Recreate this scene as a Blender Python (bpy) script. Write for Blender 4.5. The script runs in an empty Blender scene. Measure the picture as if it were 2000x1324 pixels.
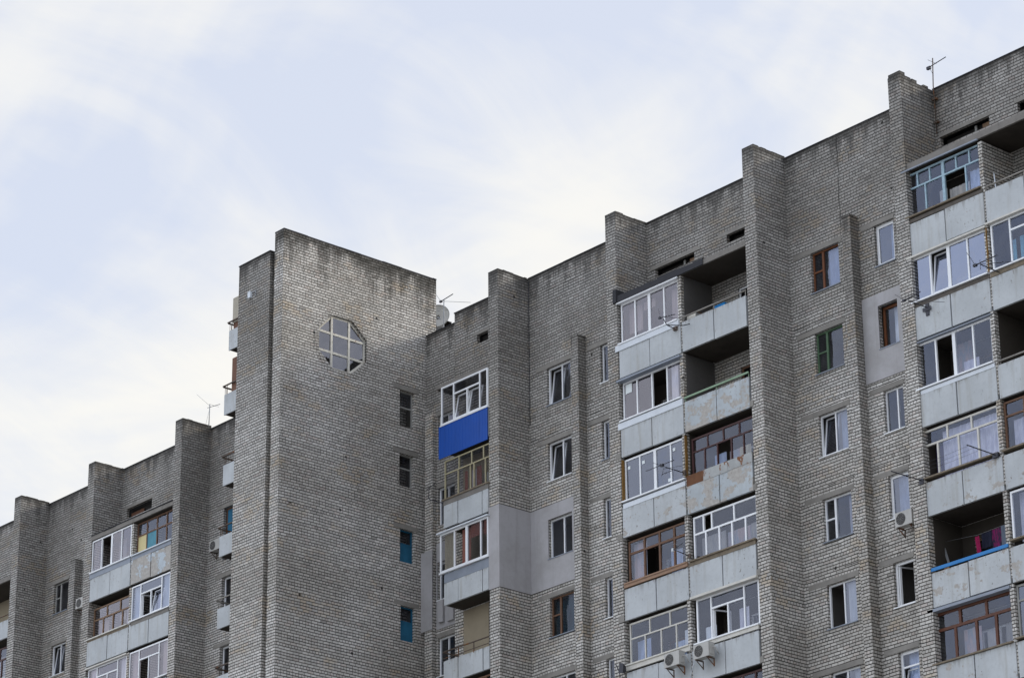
import bpy, math, random
from mathutils import Matrix, Vector
random.seed(7)
sc = bpy.context.scene
COL = sc.collection
R = math.radians

# ------------------------------------------------------------------ camera
YAW, PITCH, ROLL = R(-48.67375), R(22.72816), R(-0.50314)
cy, sy, cp, sp, cr, sr = math.cos(YAW), math.sin(YAW), math.cos(PITCH), math.sin(PITCH), math.cos(ROLL), math.sin(ROLL)
fw = Vector((sy*cp, cy*cp, sp)); rt = Vector((cy, -sy, 0)); up = rt.cross(fw)
rt2 = cr*rt + sr*up; up2 = -sr*rt + cr*up
cam_d = bpy.data.cameras.new("camera"); cam = bpy.data.objects.new("camera", cam_d); COL.objects.link(cam)
cam.matrix_world = Matrix(((rt2.x, up2.x, -fw.x, 0), (rt2.y, up2.y, -fw.y, 0), (rt2.z, up2.z, -fw.z, 1.7), (0, 0, 0, 1)))
cam_d.sensor_width = 36; cam_d.lens = 111.754; cam_d.clip_end = 5000
sc.camera = cam

# ------------------------------------------------------------------ sky, sun, exposure
SUN = Vector((0.56, 0.75, 0.345)).normalized()
SUN_EL = math.asin(SUN.z); SUN_ROT = math.atan2(SUN.x, SUN.y)
w = bpy.data.worlds.new("World"); sc.world = w; w.use_nodes = True
nt = w.node_tree; nt.nodes.clear()
def N(t, kind, **kw):
    n = t.nodes.new(kind)
    for k, v in kw.items():
        if k.startswith('i_'):
            n.inputs[k[2:].replace('_', ' ')].default_value = v
        else: setattr(n, k, v)
    return n
def L(t, a, b): t.links.new(a, b)
def M(t, op, a, b=None, c=None, clamp=False):
    n = t.nodes.new('ShaderNodeMath'); n.operation = op; n.use_clamp = clamp
    for i, x in enumerate((a, b, c)):
        if x is None: continue
        if isinstance(x, (int, float)): n.inputs[i].default_value = x
        else: t.links.new(x, n.inputs[i])
    return n.outputs[0]
def MIX(t, fac, a, b, blend='MIX'):
    n = t.nodes.new('ShaderNodeMix'); n.data_type = 'RGBA'; n.blend_type = blend
    for i, x in ((0, fac), (6, a), (7, b)):
        if isinstance(x, (int, float)): n.inputs[i].default_value = x
        elif isinstance(x, (tuple, list)): n.inputs[i].default_value = (*x[:3], 1)
        else: t.links.new(x, n.inputs[i])
    return n.outputs[2]
def MAPR(t, v, a, b, c=0.0, d=1.0, smooth=True):
    n = t.nodes.new('ShaderNodeMapRange'); n.interpolation_type = 'SMOOTHSTEP' if smooth else 'LINEAR'
    t.links.new(v, n.inputs[0])
    for i, x in ((1, a), (2, b), (3, c), (4, d)):
        if isinstance(x, (int, float)): n.inputs[i].default_value = x
        else: t.links.new(x, n.inputs[i])
    return n.outputs[0]
def NOISE(t, vec, scale, detail=4, rough=0.55, dist=0.0):
    n = t.nodes.new('ShaderNodeTexNoise'); n.inputs['Scale'].default_value = scale
    n.inputs['Detail'].default_value = detail; n.inputs['Roughness'].default_value = rough
    n.inputs['Distortion'].default_value = dist
    if vec is not None: t.links.new(vec, n.inputs['Vector'])
    return n.outputs[0]
def SCALE(t, vec, s, off=(0, 0, 0)):
    n = t.nodes.new('ShaderNodeMapping'); n.inputs['Scale'].default_value = s; n.inputs['Location'].default_value = off
    t.links.new(vec, n.inputs['Vector']); return n.outputs[0]

sky = N(nt, 'ShaderNodeTexSky', sky_type='NISHITA', sun_disc=False, sun_elevation=SUN_EL, sun_rotation=SUN_ROT, air_density=1.0, dust_density=1.5, ozone_density=1.0)
tc = N(nt, 'ShaderNodeTexCoord'); gen = tc.outputs['Generated']
sep = N(nt, 'ShaderNodeSeparateXYZ'); L(nt, gen, sep.inputs[0])
zz_ = M(nt, 'ADD', M(nt, 'MAXIMUM', sep.outputs[2], 0.0), 0.22)
cmb = N(nt, 'ShaderNodeCombineXYZ')
L(nt, M(nt, 'DIVIDE', sep.outputs[0], zz_), cmb.inputs[0]); L(nt, M(nt, 'DIVIDE', sep.outputs[1], zz_), cmb.inputs[1])
c1 = NOISE(nt, SCALE(nt, cmb.outputs[0], (1.0, 1.7, 1), (-2.4, 4.4, 0)), 2.4, 5, 0.52, 0.9)
c2 = NOISE(nt, SCALE(nt, cmb.outputs[0], (1.6, 0.8, 1), (4.2, 0.7, 0)), 5.0, 7, 0.58, 1.4)
cl = M(nt, 'ADD', M(nt, 'MULTIPLY', c1, 0.73), M(nt, 'MULTIPLY', c2, 0.27))
mask = M(nt, 'ADD', MAPR(nt, cl, 0.40, 0.64), MAPR(nt, sep.outputs[2], 0.27, 0.47, 0.45, -0.18), clamp=True)
dot = N(nt, 'ShaderNodeVectorMath', operation='DOT_PRODUCT'); L(nt, gen, dot.inputs[0]); dot.inputs[1].default_value = (-0.62, 0.66, 0.42)
glow = MAPR(nt, dot.outputs['Value'], 0.90, 1.0)
cloud = MIX(nt, glow, (0.815, 0.845, 0.895), (0.95, 0.935, 0.89))
lowg = MAPR(nt, sep.outputs[2], 0.12, 0.45)
blue = MIX(nt, 1.0, MIX(nt, 1.0, sky.outputs[0], (0.085, 0.085, 0.085), 'MULTIPLY'), (0.43, 0.475, 0.62), 'ADD')
skyc = MIX(nt, MAPR(nt, mask, 0.0, 1.0, 0.35, 1.0, False), blue, cloud)
# added gain lights the walls: unseen sky dimmer east, brighter south-west and off view
dt2 = N(nt, 'ShaderNodeVectorMath', operation='DOT_PRODUCT'); L(nt, gen, dt2.inputs[0]); dt2.inputs[1].default_value = (0.92, -0.38, 0.0)
dt3 = N(nt, 'ShaderNodeVectorMath', operation='DOT_PRODUCT'); L(nt, gen, dt3.inputs[0]); dt3.inputs[1].default_value = (-0.62, -0.78, 0.1)
dt4 = N(nt, 'ShaderNodeVectorMath', operation='DOT_PRODUCT'); L(nt, gen, dt4.inputs[0]); dt4.inputs[1].default_value = (-0.69, 0.61, 0.39)
lev = M(nt, 'MULTIPLY', MAPR(nt, dt2.outputs['Value'], 0.1, 0.9, 1.0, 0.70), MAPR(nt, dt4.outputs['Value'], 0.45, 0.86, 1.60, 0.97))
lev = M(nt, 'MULTIPLY', lev, MAPR(nt, dt3.outputs['Value'], 0.15, 0.9, 1.0, 1.15))
skyc = MIX(nt, 1.0, skyc, lev, 'MULTIPLY')
bg = N(nt, 'ShaderNodeBackground'); L(nt, skyc, bg.inputs[0]); bg.inputs[1].default_value = 1.0
L(nt, bg.outputs[0], N(nt, 'ShaderNodeOutputWorld').inputs[0])

sd = bpy.data.lights.new("sun", 'SUN'); sd.energy = 1.25; sd.angle = R(11); sd.color = (1.0, 0.93, 0.80)
so = bpy.data.objects.new("sun", sd); COL.objects.link(so); so.location = (0, 60, 120)
so.rotation_euler = (-SUN).to_track_quat('-Z', 'Y').to_euler()
sc.view_settings.view_transform = 'Standard'; sc.view_settings.look = 'None'
sc.view_settings.exposure = 0.08; sc.view_settings.gamma = 1.0
sc.cycles.max_bounces = 6; sc.cycles.transparent_max_bounces = 12

# ------------------------------------------------------------------ materials
def newmat(name):
    m = bpy.data.materials.new(name); m.use_nodes = True; t = m.node_tree; t.nodes.clear()
    o = t.nodes.new('ShaderNodeOutputMaterial'); b = t.nodes.new('ShaderNodeBsdfPrincipled')
    L(t, b.outputs[0], o.inputs[0]); return m, t, b, o
def pos(t): return t.nodes.new('ShaderNodeNewGeometry').outputs['Position']
def BUMP(t, b, h, dist, strength=1.0):
    n = t.nodes.new('ShaderNodeBump'); n.inputs['Strength'].default_value = strength; n.inputs['Distance'].default_value = dist
    L(t, h, n.inputs['Height']); L(t, n.outputs[0], b.inputs['Normal'])

def mat_brick():
    m, t, b, o = newmat("silicate_brick")
    P = pos(t)
    uv = N(t, 'ShaderNodeUVMap', uv_map='UVMap').outputs[0]
    wv = N(t, 'ShaderNodeUVMap', uv_map='weather').outputs[0]
    n1 = N(t, 'ShaderNodeTexNoise'); n1.inputs['Scale'].default_value = 0.55; n1.inputs['Detail'].default_value = 5; L(t, P, n1.inputs['Vector'])
    off = N(t, 'ShaderNodeVectorMath', operation='MULTIPLY_ADD'); L(t, n1.outputs['Color'], off.inputs[0])
    off.inputs[1].default_value = (0.05, 0.085, 0); L(t, uv, off.inputs[2])
    br = t.nodes.new('ShaderNodeTexBrick'); L(t, SCALE(t, off.outputs[0], (1.7, 1, 1)), br.inputs['Vector'])   # u doubled: thin upright joints
    br.offset = 0.5; br.offset_frequency = 2; br.squash = 0.5; br.squash_frequency = 3
    br.inputs['Color1'].default_value = (0, 0, 0, 1); br.inputs['Color2'].default_value = (1, 1, 1, 1); br.inputs['Mortar'].default_value = (0.5, 0.5, 0.5, 1)
    br.inputs['Scale'].default_value = 1; br.inputs['Mortar Size'].default_value = 0.0155; br.inputs['Mortar Smooth'].default_value = 0.15
    br.inputs['Brick Width'].default_value = 0.4335; br.inputs['Row Height'].default_value = 0.1055; br.inputs['Bias'].default_value = 0
    rnd = N(t, 'ShaderNodeSeparateColor'); L(t, br.outputs['Color'], rnd.inputs[0]); rnd = rnd.outputs[0]
    base = MIX(t, rnd, (0.50, 0.484, 0.452), (0.75, 0.728, 0.685))
    # odd warm bricks in patches
    pt = NOISE(t, SCALE(t, P, (1, 1, 1.9)), 0.5, 3, 0.6)
    tan = M(t, 'MULTIPLY', MAPR(t, pt, 0.52, 0.66), MAPR(t, rnd, 0.25, 0.6))
    base = MIX(t, M(t, 'MULTIPLY', tan, 0.6), base, (0.56, 0.44, 0.29))
    pk = MAPR(t, M(t, 'FRACT', M(t, 'MULTIPLY', rnd, 7.31)), 0.86, 0.95)
    base = MIX(t, M(t, 'MULTIPLY', pk, 0.35), base, (0.56, 0.45, 0.40))
    base = MIX(t, MAPR(t, M(t, 'FRACT', M(t, 'MULTIPLY', rnd, 13.7)), 0.983, 0.993, 0, 0.45), base, (0.14, 0.125, 0.11))
    bd = NOISE(t, SCALE(t, P, (0.06, 0.06, 1.0)), 1.0, 4, 0.6)
    base = MIX(t, MAPR(t, bd, 0.38, 0.64), base, (0.87, 0.86, 0.845), 'MULTIPLY')
    # blotchy soiling
    bl = NOISE(t, SCALE(t, P, (1, 1, 0.7)), 0.33, 6, 0.6)
    base = MIX(t, MAPR(t, bl, 0.35, 0.66), base, (0.78, 0.77, 0.75), 'MULTIPLY')
    gr = NOISE(t, P, 26, 5, 0.7)
    base = MIX(t, MAPR(t, gr, 0.35, 0.75, 0.0, 0.30), base, (0.28, 0.27, 0.26))
    # mortar: raked, dirty, joint shadow painted into its colour; thin missing-mortar gaps
    gap = NOISE(t, SCALE(t, P, (0.7, 0.7, 6)), 1.1, 4, 0.65)
    mort = MIX(t, MAPR(t, gap, 0.45, 0.62), (0.075, 0.066, 0.055), (0.018, 0.016, 0.014))
    colr = MIX(t, br.outputs['Fac'], base, mort)
    # weathering below an exposed top edge, plus painted roof-down shading
    sepw = N(t, 'ShaderNodeSeparateXYZ'); L(t, wv, sepw.inputs[0]); d = sepw.outputs[1]
    st = NOISE(t, SCALE(t, P, (2.6, 2.6, 0.16)), 1.0, 5, 0.65)
    h = MAPR(t, st, 0.42, 0.66, 0.15, 2.8)
    stain = M(t, 'SUBTRACT', 1.0, MAPR(t, d, 0.0, h))
    brk = MAPR(t, NOISE(t, P, 5, 4, 0.7), 0.3, 0.62, 0.55, 1.0)
    stain = M(t, 'MULTIPLY', M(t, 'MULTIPLY', stain, brk), MAPR(t, rnd, 0.45, 0.95, 1.0, 0.6))
    band = M(t, 'MULTIPLY', M(t, 'SUBTRACT', 1.0, MAPR(t, d, 0.06, MAPR(t, st, 0.32, 0.66, 0.22, 1.25))), MAPR(t, NOISE(t, P, 3, 4, 0.7), 0.3, 0.6, 0.7, 1.0))
    stain = M(t, 'MAXIMUM', M(t, 'MULTIPLY', stain, 0.9), band)
    colr = MIX(t, M(t, 'MULTIPLY', stain, 0.9), colr, (0.020, 0.018, 0.014))
    soot = M(t, 'MULTIPLY', M(t, 'SUBTRACT', 1.0, MAPR(t, sepw.outputs[0], 0.2, 12.0)), MAPR(t, bl, 0.2, 0.6, 0.7, 1.0))  # shading painted into the colour, darker towards the roof
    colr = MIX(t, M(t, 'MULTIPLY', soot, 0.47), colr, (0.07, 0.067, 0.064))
    # broken spots
    vo = t.nodes.new('ShaderNodeTexVoronoi'); vo.inputs['Scale'].default_value = 0.9; L(t, P, vo.inputs['Vector'])
    hole = M(t, 'SUBTRACT', 1.0, MAPR(t, vo.outputs['Distance'], 0.035, 0.06))
    colr = MIX(t, M(t, 'MULTIPLY', hole, 0.9), colr, (0.02, 0.018, 0.016))
    L(t, colr, b.inputs['Base Color']); b.inputs['Roughness'].default_value = 0.9; b.inputs['Specular IOR Level'].default_value = 0.2
    hgt = M(t, 'ADD', M(t, 'MULTIPLY', br.outputs['Fac'], -1.0), M(t, 'ADD', M(t, 'MULTIPLY', gr, 0.25), M(t, 'MULTIPLY', rnd, 0.35)))
    BUMP(t, b, hgt, 0.012, 0.8)
    return m

def mat_parapet(name, peel, base=(0.51, 0.535, 0.545)):
    m, t, b, o = newmat(name); P = pos(t)
    Ps = SCALE(t, P, (1, 1, 1.6))
    a = NOISE(t, Ps, 1.5, 8, 0.62); f = NOISE(t, P, 9, 6, 0.7)
    s = M(t, 'ADD', M(t, 'MULTIPLY', a, 0.72), M(t, 'MULTIPLY', f, 0.28))
    th = 0.72 - 0.27*peel
    bare = MAPR(t, s, th, th+0.012)
    under = MIX(t, MAPR(t, f, 0.35, 0.65), (0.45, 0.43, 0.395), (0.36, 0.335, 0.305))
    tone = MIX(t, MAPR(t, NOISE(t, P, 0.8, 5, 0.6), 0.35, 0.65), base, tuple(x*0.86 for x in base))
    tone = MIX(t, MAPR(t, NOISE(t, SCALE(t, P, (4, 4, 0.35)), 1.2, 4, 0.6), 0.5, 0.75, 0, 0.45), tone, (0.33, 0.315, 0.275))
    tone = MIX(t, MAPR(t, f, 0.45, 0.8, 0, 0.35), tone, (0.32, 0.33, 0.33))
    col = MIX(t, bare, tone, under)
    cr_ = M(t, 'MULTIPLY', MAPR(t, NOISE(t, SCALE(t, P, (1, 1, 0.55)), 11, 3, 0.65), 0.63, 0.665), MAPR(t, NOISE(t, P, 1.3, 3, 0.6), 0.46, 0.58))
    col = MIX(t, M(t, 'MULTIPLY', cr_, min(0.85, 0.35+peel)), col, (0.13, 0.105, 0.08))
    sw = N(t, 'ShaderNodeSeparateXYZ'); L(t, N(t, 'ShaderNodeUVMap', uv_map='weather').outputs[0], sw.inputs[0])
    drip = M(t, 'SUBTRACT', 1.0, MAPR(t, sw.outputs[1], 0.0, MAPR(t, NOISE(t, SCALE(t, P, (6, 6, 0.2)), 1.0, 4, 0.7), 0.46, 0.74, 0.03, 0.8)))
    col = MIX(t, M(t, 'MULTIPLY', drip, 0.45), col, (0.16, 0.14, 0.115))
    L(t, col, b.inputs['Base Color']); b.inputs['Roughness'].default_value = 0.75; b.inputs['Specular IOR Level'].default_value = 0.25
    hh = M(t, 'ADD', M(t, 'MULTIPLY', bare, -0.6), f)
    BUMP(t, b, hh, 0.01, 0.6)
    return m

def mat_plain(name, col, rough=0.7, var=0.18, scale=2.5, metal=0.0, spec=0.3, dark=None, rust=0.0, streak=0.0):
    m, t, b, o = newmat(name); P = pos(t)
    n = NOISE(t, P, scale, 6, 0.62); g = NOISE(t, P, scale*9, 4, 0.65)
    d = dark or tuple(x*0.55 for x in col)
    c = MIX(t, MAPR(t, n, 0.35, 0.72, 0, var*2.2), col, d)
    c = MIX(t, MAPR(t, g, 0.45, 0.8, 0, var), c, d)
    if streak: c = MIX(t, MAPR(t, NOISE(t, SCALE(t, P, (5, 5, 0.25)), 1.0, 5, 0.7), 0.48, 0.75, 0, streak), c, d)
    if rust:
        r = NOISE(t, SCALE(t, P, (1, 1, 0.6)), 4.0, 6, 0.65)
        c = MIX(t, MAPR(t, r, 0.62-0.25*rust, 0.68-0.25*rust), c, (0.19, 0.075, 0.025))
    L(t, c, b.inputs['Base Color']); b.inputs['Roughness'].default_value = rough; b.inputs['Metallic'].default_value = metal
    b.inputs['Specular IOR Level'].default_value = spec
    BUMP(t, b, g, 0.004, 0.5)
    return m

def mat_glass(name, tint=(0.86, 0.88, 0.92), refl=0.30, gcol=(0.72, 0.78, 0.97)):
    m = bpy.data.materials.new(name); m.use_nodes = True; t = m.node_tree; t.nodes.clear()
    o = t.nodes.new('ShaderNodeOutputMaterial')
    tr = t.nodes.new('ShaderNodeBsdfTransparent'); tr.inputs[0].default_value = (*tint, 1)
    gl = t.nodes.new('ShaderNodeBsdfGlossy'); gl.inputs['Roughness'].default_value = 0.03; gl.inputs[0].default_value = (*gcol, 1)
    df = t.nodes.new('ShaderNodeBsdfDiffuse'); df.inputs[0].default_value = (0.30, 0.30, 0.29, 1)
    lw = t.nodes.new('ShaderNodeLayerWeight'); lw.inputs[0].default_value = 0.35
    P = pos(t); wob = NOISE(t, P, 1.6, 2, 0.5)
    bn = t.nodes.new('ShaderNodeBump'); bn.inputs['Strength'].default_value = 0.25; bn.inputs['Distance'].default_value = 0.02
    L(t, wob, bn.inputs['Height']); L(t, bn.outputs[0], gl.inputs['Normal'])
    lw.inputs[0].default_value = 0.5
    fac = M(t, 'ADD', refl, M(t, 'MULTIPLY', M(t, 'POWER', lw.outputs['Facing'], 4.0), 0.8), clamp=True)
    m1 = t.nodes.new('ShaderNodeMixShader'); L(t, MAPR(t, NOISE(t, P, 3, 5, 0.6), 0.4, 0.8, 0.015, 0.10), m1.inputs[0]); L(t, tr.outputs[0], m1.inputs[1]); L(t, df.outputs[0], m1.inputs[2])
    m2 = t.nodes.new('ShaderNodeMixShader'); L(t, fac, m2.inputs[0]); L(t, m1.outputs[0], m2.inputs[1]); L(t, gl.outputs[0], m2.inputs[2])
    L(t, m2.outputs[0], o.inputs[0]); return m

def mat_cloth(name, col, col2=None, scale=6.0):
    m, t, b, o = newmat(name); P = pos(t)
    n = NOISE(t, SCALE(t, P, (1, 1, 0.3)), scale, 4, 0.6)
    c = MIX(t, MAPR(t, n, 0.38, 0.62), col, col2 or tuple(x*0.7 for x in col))
    L(t, c, b.inputs['Base Color']); b.inputs['Roughness'].default_value = 0.9; b.inputs['Specular IOR Level'].default_value = 0.1
    return m

BRICK = mat_brick()
PAR = {0: mat_parapet("painted_concrete_clean", 0.0), 1: mat_parapet("painted_concrete_chipped", 0.35), 2: mat_parapet("painted_concrete_flaking", 0.58), 3: mat_parapet("painted_concrete_bare", 0.80, (0.46, 0.50, 0.52)), 4: mat_parapet("painted_concrete_stripped", 0.93, (0.52, 0.58, 0.62)), 5: mat_parapet("grey_sheet", 0.05, (0.30, 0.33, 0.37))}
G = {}
def g(n, *a, **k): G[n] = mat_plain(n, *a, **k)
g('concrete', (0.22, 0.205, 0.185), 0.9, 0.2, 3); g('soffit', (0.06, 0.05, 0.04), 0.9, 0.3, 1.6); g('lintel', (0.27, 0.255, 0.23), 0.9, 0.22, 2.2)  # slab undersides near black: their shade is painted in
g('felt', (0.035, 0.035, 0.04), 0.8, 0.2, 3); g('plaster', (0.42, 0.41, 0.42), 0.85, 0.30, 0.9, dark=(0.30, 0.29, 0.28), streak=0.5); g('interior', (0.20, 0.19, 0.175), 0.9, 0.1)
g('liningdark', (0.055, 0.047, 0.038), 0.9, 0.2, 1.0); g('loggiadark', (0.11, 0.105, 0.10), 0.9, 0.15, 1.0); g('loggia', (0.33, 0.28, 0.20), 0.9, 0.15, 1.0); g('pvc', (0.80, 0.815, 0.83), 0.35, 0.05, 2, spec=0.5); g('cream', (0.62, 0.60, 0.54), 0.5, 0.14, 4)  # first two colours have loggia and recess shade painted in
g('brown', (0.16, 0.085, 0.05), 0.6, 0.25, 5); g('maroon', (0.075, 0.032, 0.030), 0.55, 0.2, 5); g('tanwood', (0.24, 0.15, 0.09), 0.65, 0.3, 5); g('orange', (0.17, 0.062, 0.025), 0.55, 0.2, 5)
g('redbrown', (0.115, 0.042, 0.022), 0.55, 0.25, 5); g('green', (0.085, 0.15, 0.085), 0.6, 0.2, 4); g('paleblue', (0.36, 0.50, 0.58), 0.6, 0.25, 7); g('yellow', (0.44, 0.395, 0.25), 0.6, 0.2, 5); g('greyframe', (0.33, 0.33, 0.31), 0.6, 0.2, 5)
g('railrust', (0.13, 0.10, 0.08), 0.7, 0.25, 8, rust=0.3); g('railgrey', (0.30, 0.28, 0.25), 0.7, 0.25, 8); g('railgreen', (0.25, 0.36, 0.24), 0.6, 0.15, 6); g('railblue', (0.025, 0.20, 0.50), 0.5, 0.1, 6)
g('bluesheet', (0.004, 0.072, 0.38), 0.5, 0.10, 1.2, spec=0.4, streak=0.35); g('whitesheet', (0.66, 0.70, 0.74), 0.5, 0.1, 3); g('greysheet', (0.26, 0.29, 0.34), 0.55, 0.15, 2); g('rustsheet', (0.40, 0.41, 0.40), 0.7, 0.2, 3, rust=0.25)
g('rustdoor2', (0.17, 0.075, 0.035), 0.8, 0.35, 2); g('brownboard', (0.33, 0.21, 0.14), 0.7, 0.2, 4); g('darksill', (0.12, 0.105, 0.09), 0.85, 0.3, 4); g('dirtysill', (0.22, 0.18, 0.13), 0.85, 0.3, 4); g('foam', (0.24, 0.13, 0.035), 0.8, 0.25, 9); g('steel', (0.05, 0.05, 0.06), 0.5, 0.1, 8, metal=0.3); g('palesteel', (0.30, 0.31, 0.32), 0.5, 0.1, 8, metal=0.3)
g('accase', (0.47, 0.46, 0.43), 0.45, 0.12, 4); g('acdark', (0.055, 0.05, 0.05), 0.6, 0.1, 8); g('dish', (0.48, 0.47, 0.43), 0.45, 0.1, 2); g('tealpanel', (0.05, 0.24, 0.32), 0.5, 0.25, 3); g('yellowpanel', (0.62, 0.53, 0.27), 0.6, 0.1, 3)
g('stairblue', (0.02, 0.14, 0.25), 0.55, 0.25, 4, streak=0.5); g('cyanbox', (0.02, 0.32, 0.75), 0.5, 0.05); g('wood', (0.36, 0.22, 0.12), 0.7, 0.2, 6); g('beige', (0.42, 0.385, 0.31), 0.8, 0.15, 2); g('rustdoor', (0.16, 0.075, 0.045), 0.7, 0.3, 3)
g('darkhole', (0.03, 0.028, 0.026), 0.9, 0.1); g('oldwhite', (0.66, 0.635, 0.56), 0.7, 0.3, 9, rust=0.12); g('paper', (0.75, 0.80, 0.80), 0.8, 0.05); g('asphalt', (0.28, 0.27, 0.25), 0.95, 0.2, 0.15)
G['glass'] = mat_glass('window_glass', refl=0.075); G['glassdark'] = mat_glass('window_glass_dim', (0.7, 0.7, 0.72), 0.035); G['glassoct'] = mat_glass('stairwell_glass', (0.6, 0.6, 0.61), 0.115, (0.70, 0.75, 0.88)); G['glassbright'] = mat_glass('window_glass_mirrorlike', (0.6, 0.62, 0.66), 0.14); G['glasssky'] = mat_glass('window_glass_skylit', (0.5, 0.52, 0.56), 0.25); G['glasspink'] = mat_glass('window_glass_warm', (0.75, 0.72, 0.74), 0.13, (0.84, 0.82, 0.92))
G['lace'] = mat_cloth('lace_curtain', (0.62, 0.62, 0.70), (0.46, 0.46, 0.56), 9); G['pinkc'] = mat_cloth('pinkish_curtain', (0.42, 0.38, 0.375), (0.35, 0.32, 0.33)); G['tealc'] = mat_cloth('teal_curtain', (0.15, 0.38, 0.48), (0.10, 0.24, 0.34)); G['tealdark'] = mat_cloth('dark_teal_curtain', (0.02, 0.07, 0.10), (0.012, 0.04, 0.06)); G['greyc'] = mat_cloth('grey_curtain', (0.36, 0.35, 0.33), (0.27, 0.27, 0.27)); G['whitec'] = mat_cloth('white_curtain', (0.70, 0.74, 0.78), (0.55, 0.60, 0.66)); G['blind'] = mat_cloth('beige_blind', (0.46, 0.42, 0.31), (0.40, 0.36, 0.27)); G['redblind'] = mat_cloth('red_brown_blind', (0.30, 0.13, 0.10), (0.24, 0.10, 0.08)); G['purplec'] = mat_cloth('purple_curtain', (0.045, 0.03, 0.10), (0.03, 0.02, 0.07)); G['mixc'] = mat_cloth('patterned_curtain', (0.42, 0.33, 0.33), (0.26, 0.30, 0.36), 5); G['bluec'] = mat_cloth('pale_blue_curtain', (0.42, 0.50, 0.66), (0.30, 0.36, 0.50))
G['pinkcl'] = mat_cloth('pink_cloth', (0.34, 0.02, 0.09)); G['darkcl'] = mat_cloth('dark_blue_cloth', (0.02, 0.022, 0.04)); G['patcl'] = mat_cloth('magenta_patterned_cloth', (0.20, 0.02, 0.10), (0.03, 0.028, 0.05), 14); G['greycl'] = mat_cloth('grey_cloth', (0.16, 0.19, 0.24))

# ------------------------------------------------------------------ mesh helpers
class MB:
    def __init__(s, mp=None): s.v = []; s.f = []; s.mp = mp or (lambda p: p); s.sm = []
    def add(s, pts, faces, smooth=False):
        n = len(s.v); s.v += [tuple(s.mp(p)) for p in pts]
        for f in faces: s.f.append(tuple(n+i for i in f)); s.sm.append(smooth)
        return s
    def box(s, x0, x1, y0, y1, z0, z1):
        return s.add([(x0, y0, z0), (x1, y0, z0), (x1, y1, z0), (x0, y1, z0), (x0, y0, z1), (x1, y0, z1), (x1, y1, z1), (x0, y1, z1)],
                     [(0, 3, 2, 1), (4, 5, 6, 7), (0, 1, 5, 4), (1, 2, 6, 5), (2, 3, 7, 6), (3, 0, 4, 7)])
    def quad(s, a, b, c, d): return s.add([a, b, c, d], [(0, 1, 2, 3)])
    def tube(s, pts, r, n=8):
        rings = []; pts = [Vector(p) for p in pts]
        for i, p in enumerate(pts):
            d = (pts[min(i+1, len(pts)-1)] - pts[max(i-1, 0)]).normalized()
            a = d.cross(Vector((0, 0, 1)))
            if a.length < 1e-3: a = Vector((1, 0, 0))
            a.normalize(); b = d.cross(a)
            rr = r[i] if isinstance(r, (list, tuple)) else r
            rings.append([p + (a*math.cos(k*2*math.pi/n) + b*math.sin(k*2*math.pi/n))*rr for k in range(n)])
        vs = [q for ring in rings for q in ring]; fs = []
        for i in range(len(pts)-1):
            for k in range(n): fs.append((i*n+k, i*n+(k+1) % n, (i+1)*n+(k+1) % n, (i+1)*n+k))
        fs.append(tuple(range(n-1, -1, -1))); fs.append(tuple((len(pts)-1)*n+k for k in range(n)))
        return s.add(vs, fs, True)
    def prism(s, outline, y0, y1):           # outline in (x, z), extruded along y
        n = len(outline)
        vs = [(x, y0, z) for x, z in outline] + [(x, y1, z) for x, z in outline]
        return s.add(vs, [tuple(range(n-1, -1, -1)), tuple(range(n, 2*n))] + [(i, (i+1) % n, n+(i+1) % n, n+i) for i in range(n)])
    def build(s, name, mat, parent=None, ztop=None, wk=1.7, label=None, soot=True):
        me = bpy.data.meshes.new(name); me.from_pydata(s.v, [], s.f); me.update()
        u1 = me.uv_layers.new(name='UVMap'); u2 = me.uv_layers.new(name='weather')
        d1 = []; d2 = []
        for p in me.polygons:
            nx, ny, nz = (abs(c) for c in p.normal)
            for vi in p.vertices:
                x, y, z = me.vertices[vi].co
                if ny >= nx and ny >= nz: d1 += [x, z]
                elif nx >= nz: d1 += [y+0.11, z]
                else: d1 += [x, y]
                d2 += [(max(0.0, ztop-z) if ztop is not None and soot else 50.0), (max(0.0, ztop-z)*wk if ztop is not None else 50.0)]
        u1.data.foreach_set('uv', d1); u2.data.foreach_set('uv', d2)
        if any(s.sm): me.polygons.foreach_set('use_smooth', s.sm)
        me.materials.append(mat if not isinstance(mat, str) else G[mat])
        o = bpy.data.objects.new(name, me); COL.objects.link(o)
        if parent is not None:
            o.parent = parent
            if parent.type == 'EMPTY': o.location = -parent.location
        if label: o['label'] = label
        return o
def panes(gl, mat, parent):                # one pane per object for a window of two or three lights
    if len(gl.f) <= 3:
        for f in gl.f:
            q = MB(); q.add([gl.v[i] for i in f], [tuple(range(len(f)))]); q.build('pane', mat, parent)
    else: gl.build('pane', mat, parent)
def thing(name, label, cat, loc, group=None):
    o = bpy.data.objects.new(name, None); COL.objects.link(o); o.location = loc; o.empty_display_size = 0.3
    o['label'] = label; o['category'] = cat
    if group: o['group'] = group
    return o

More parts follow.
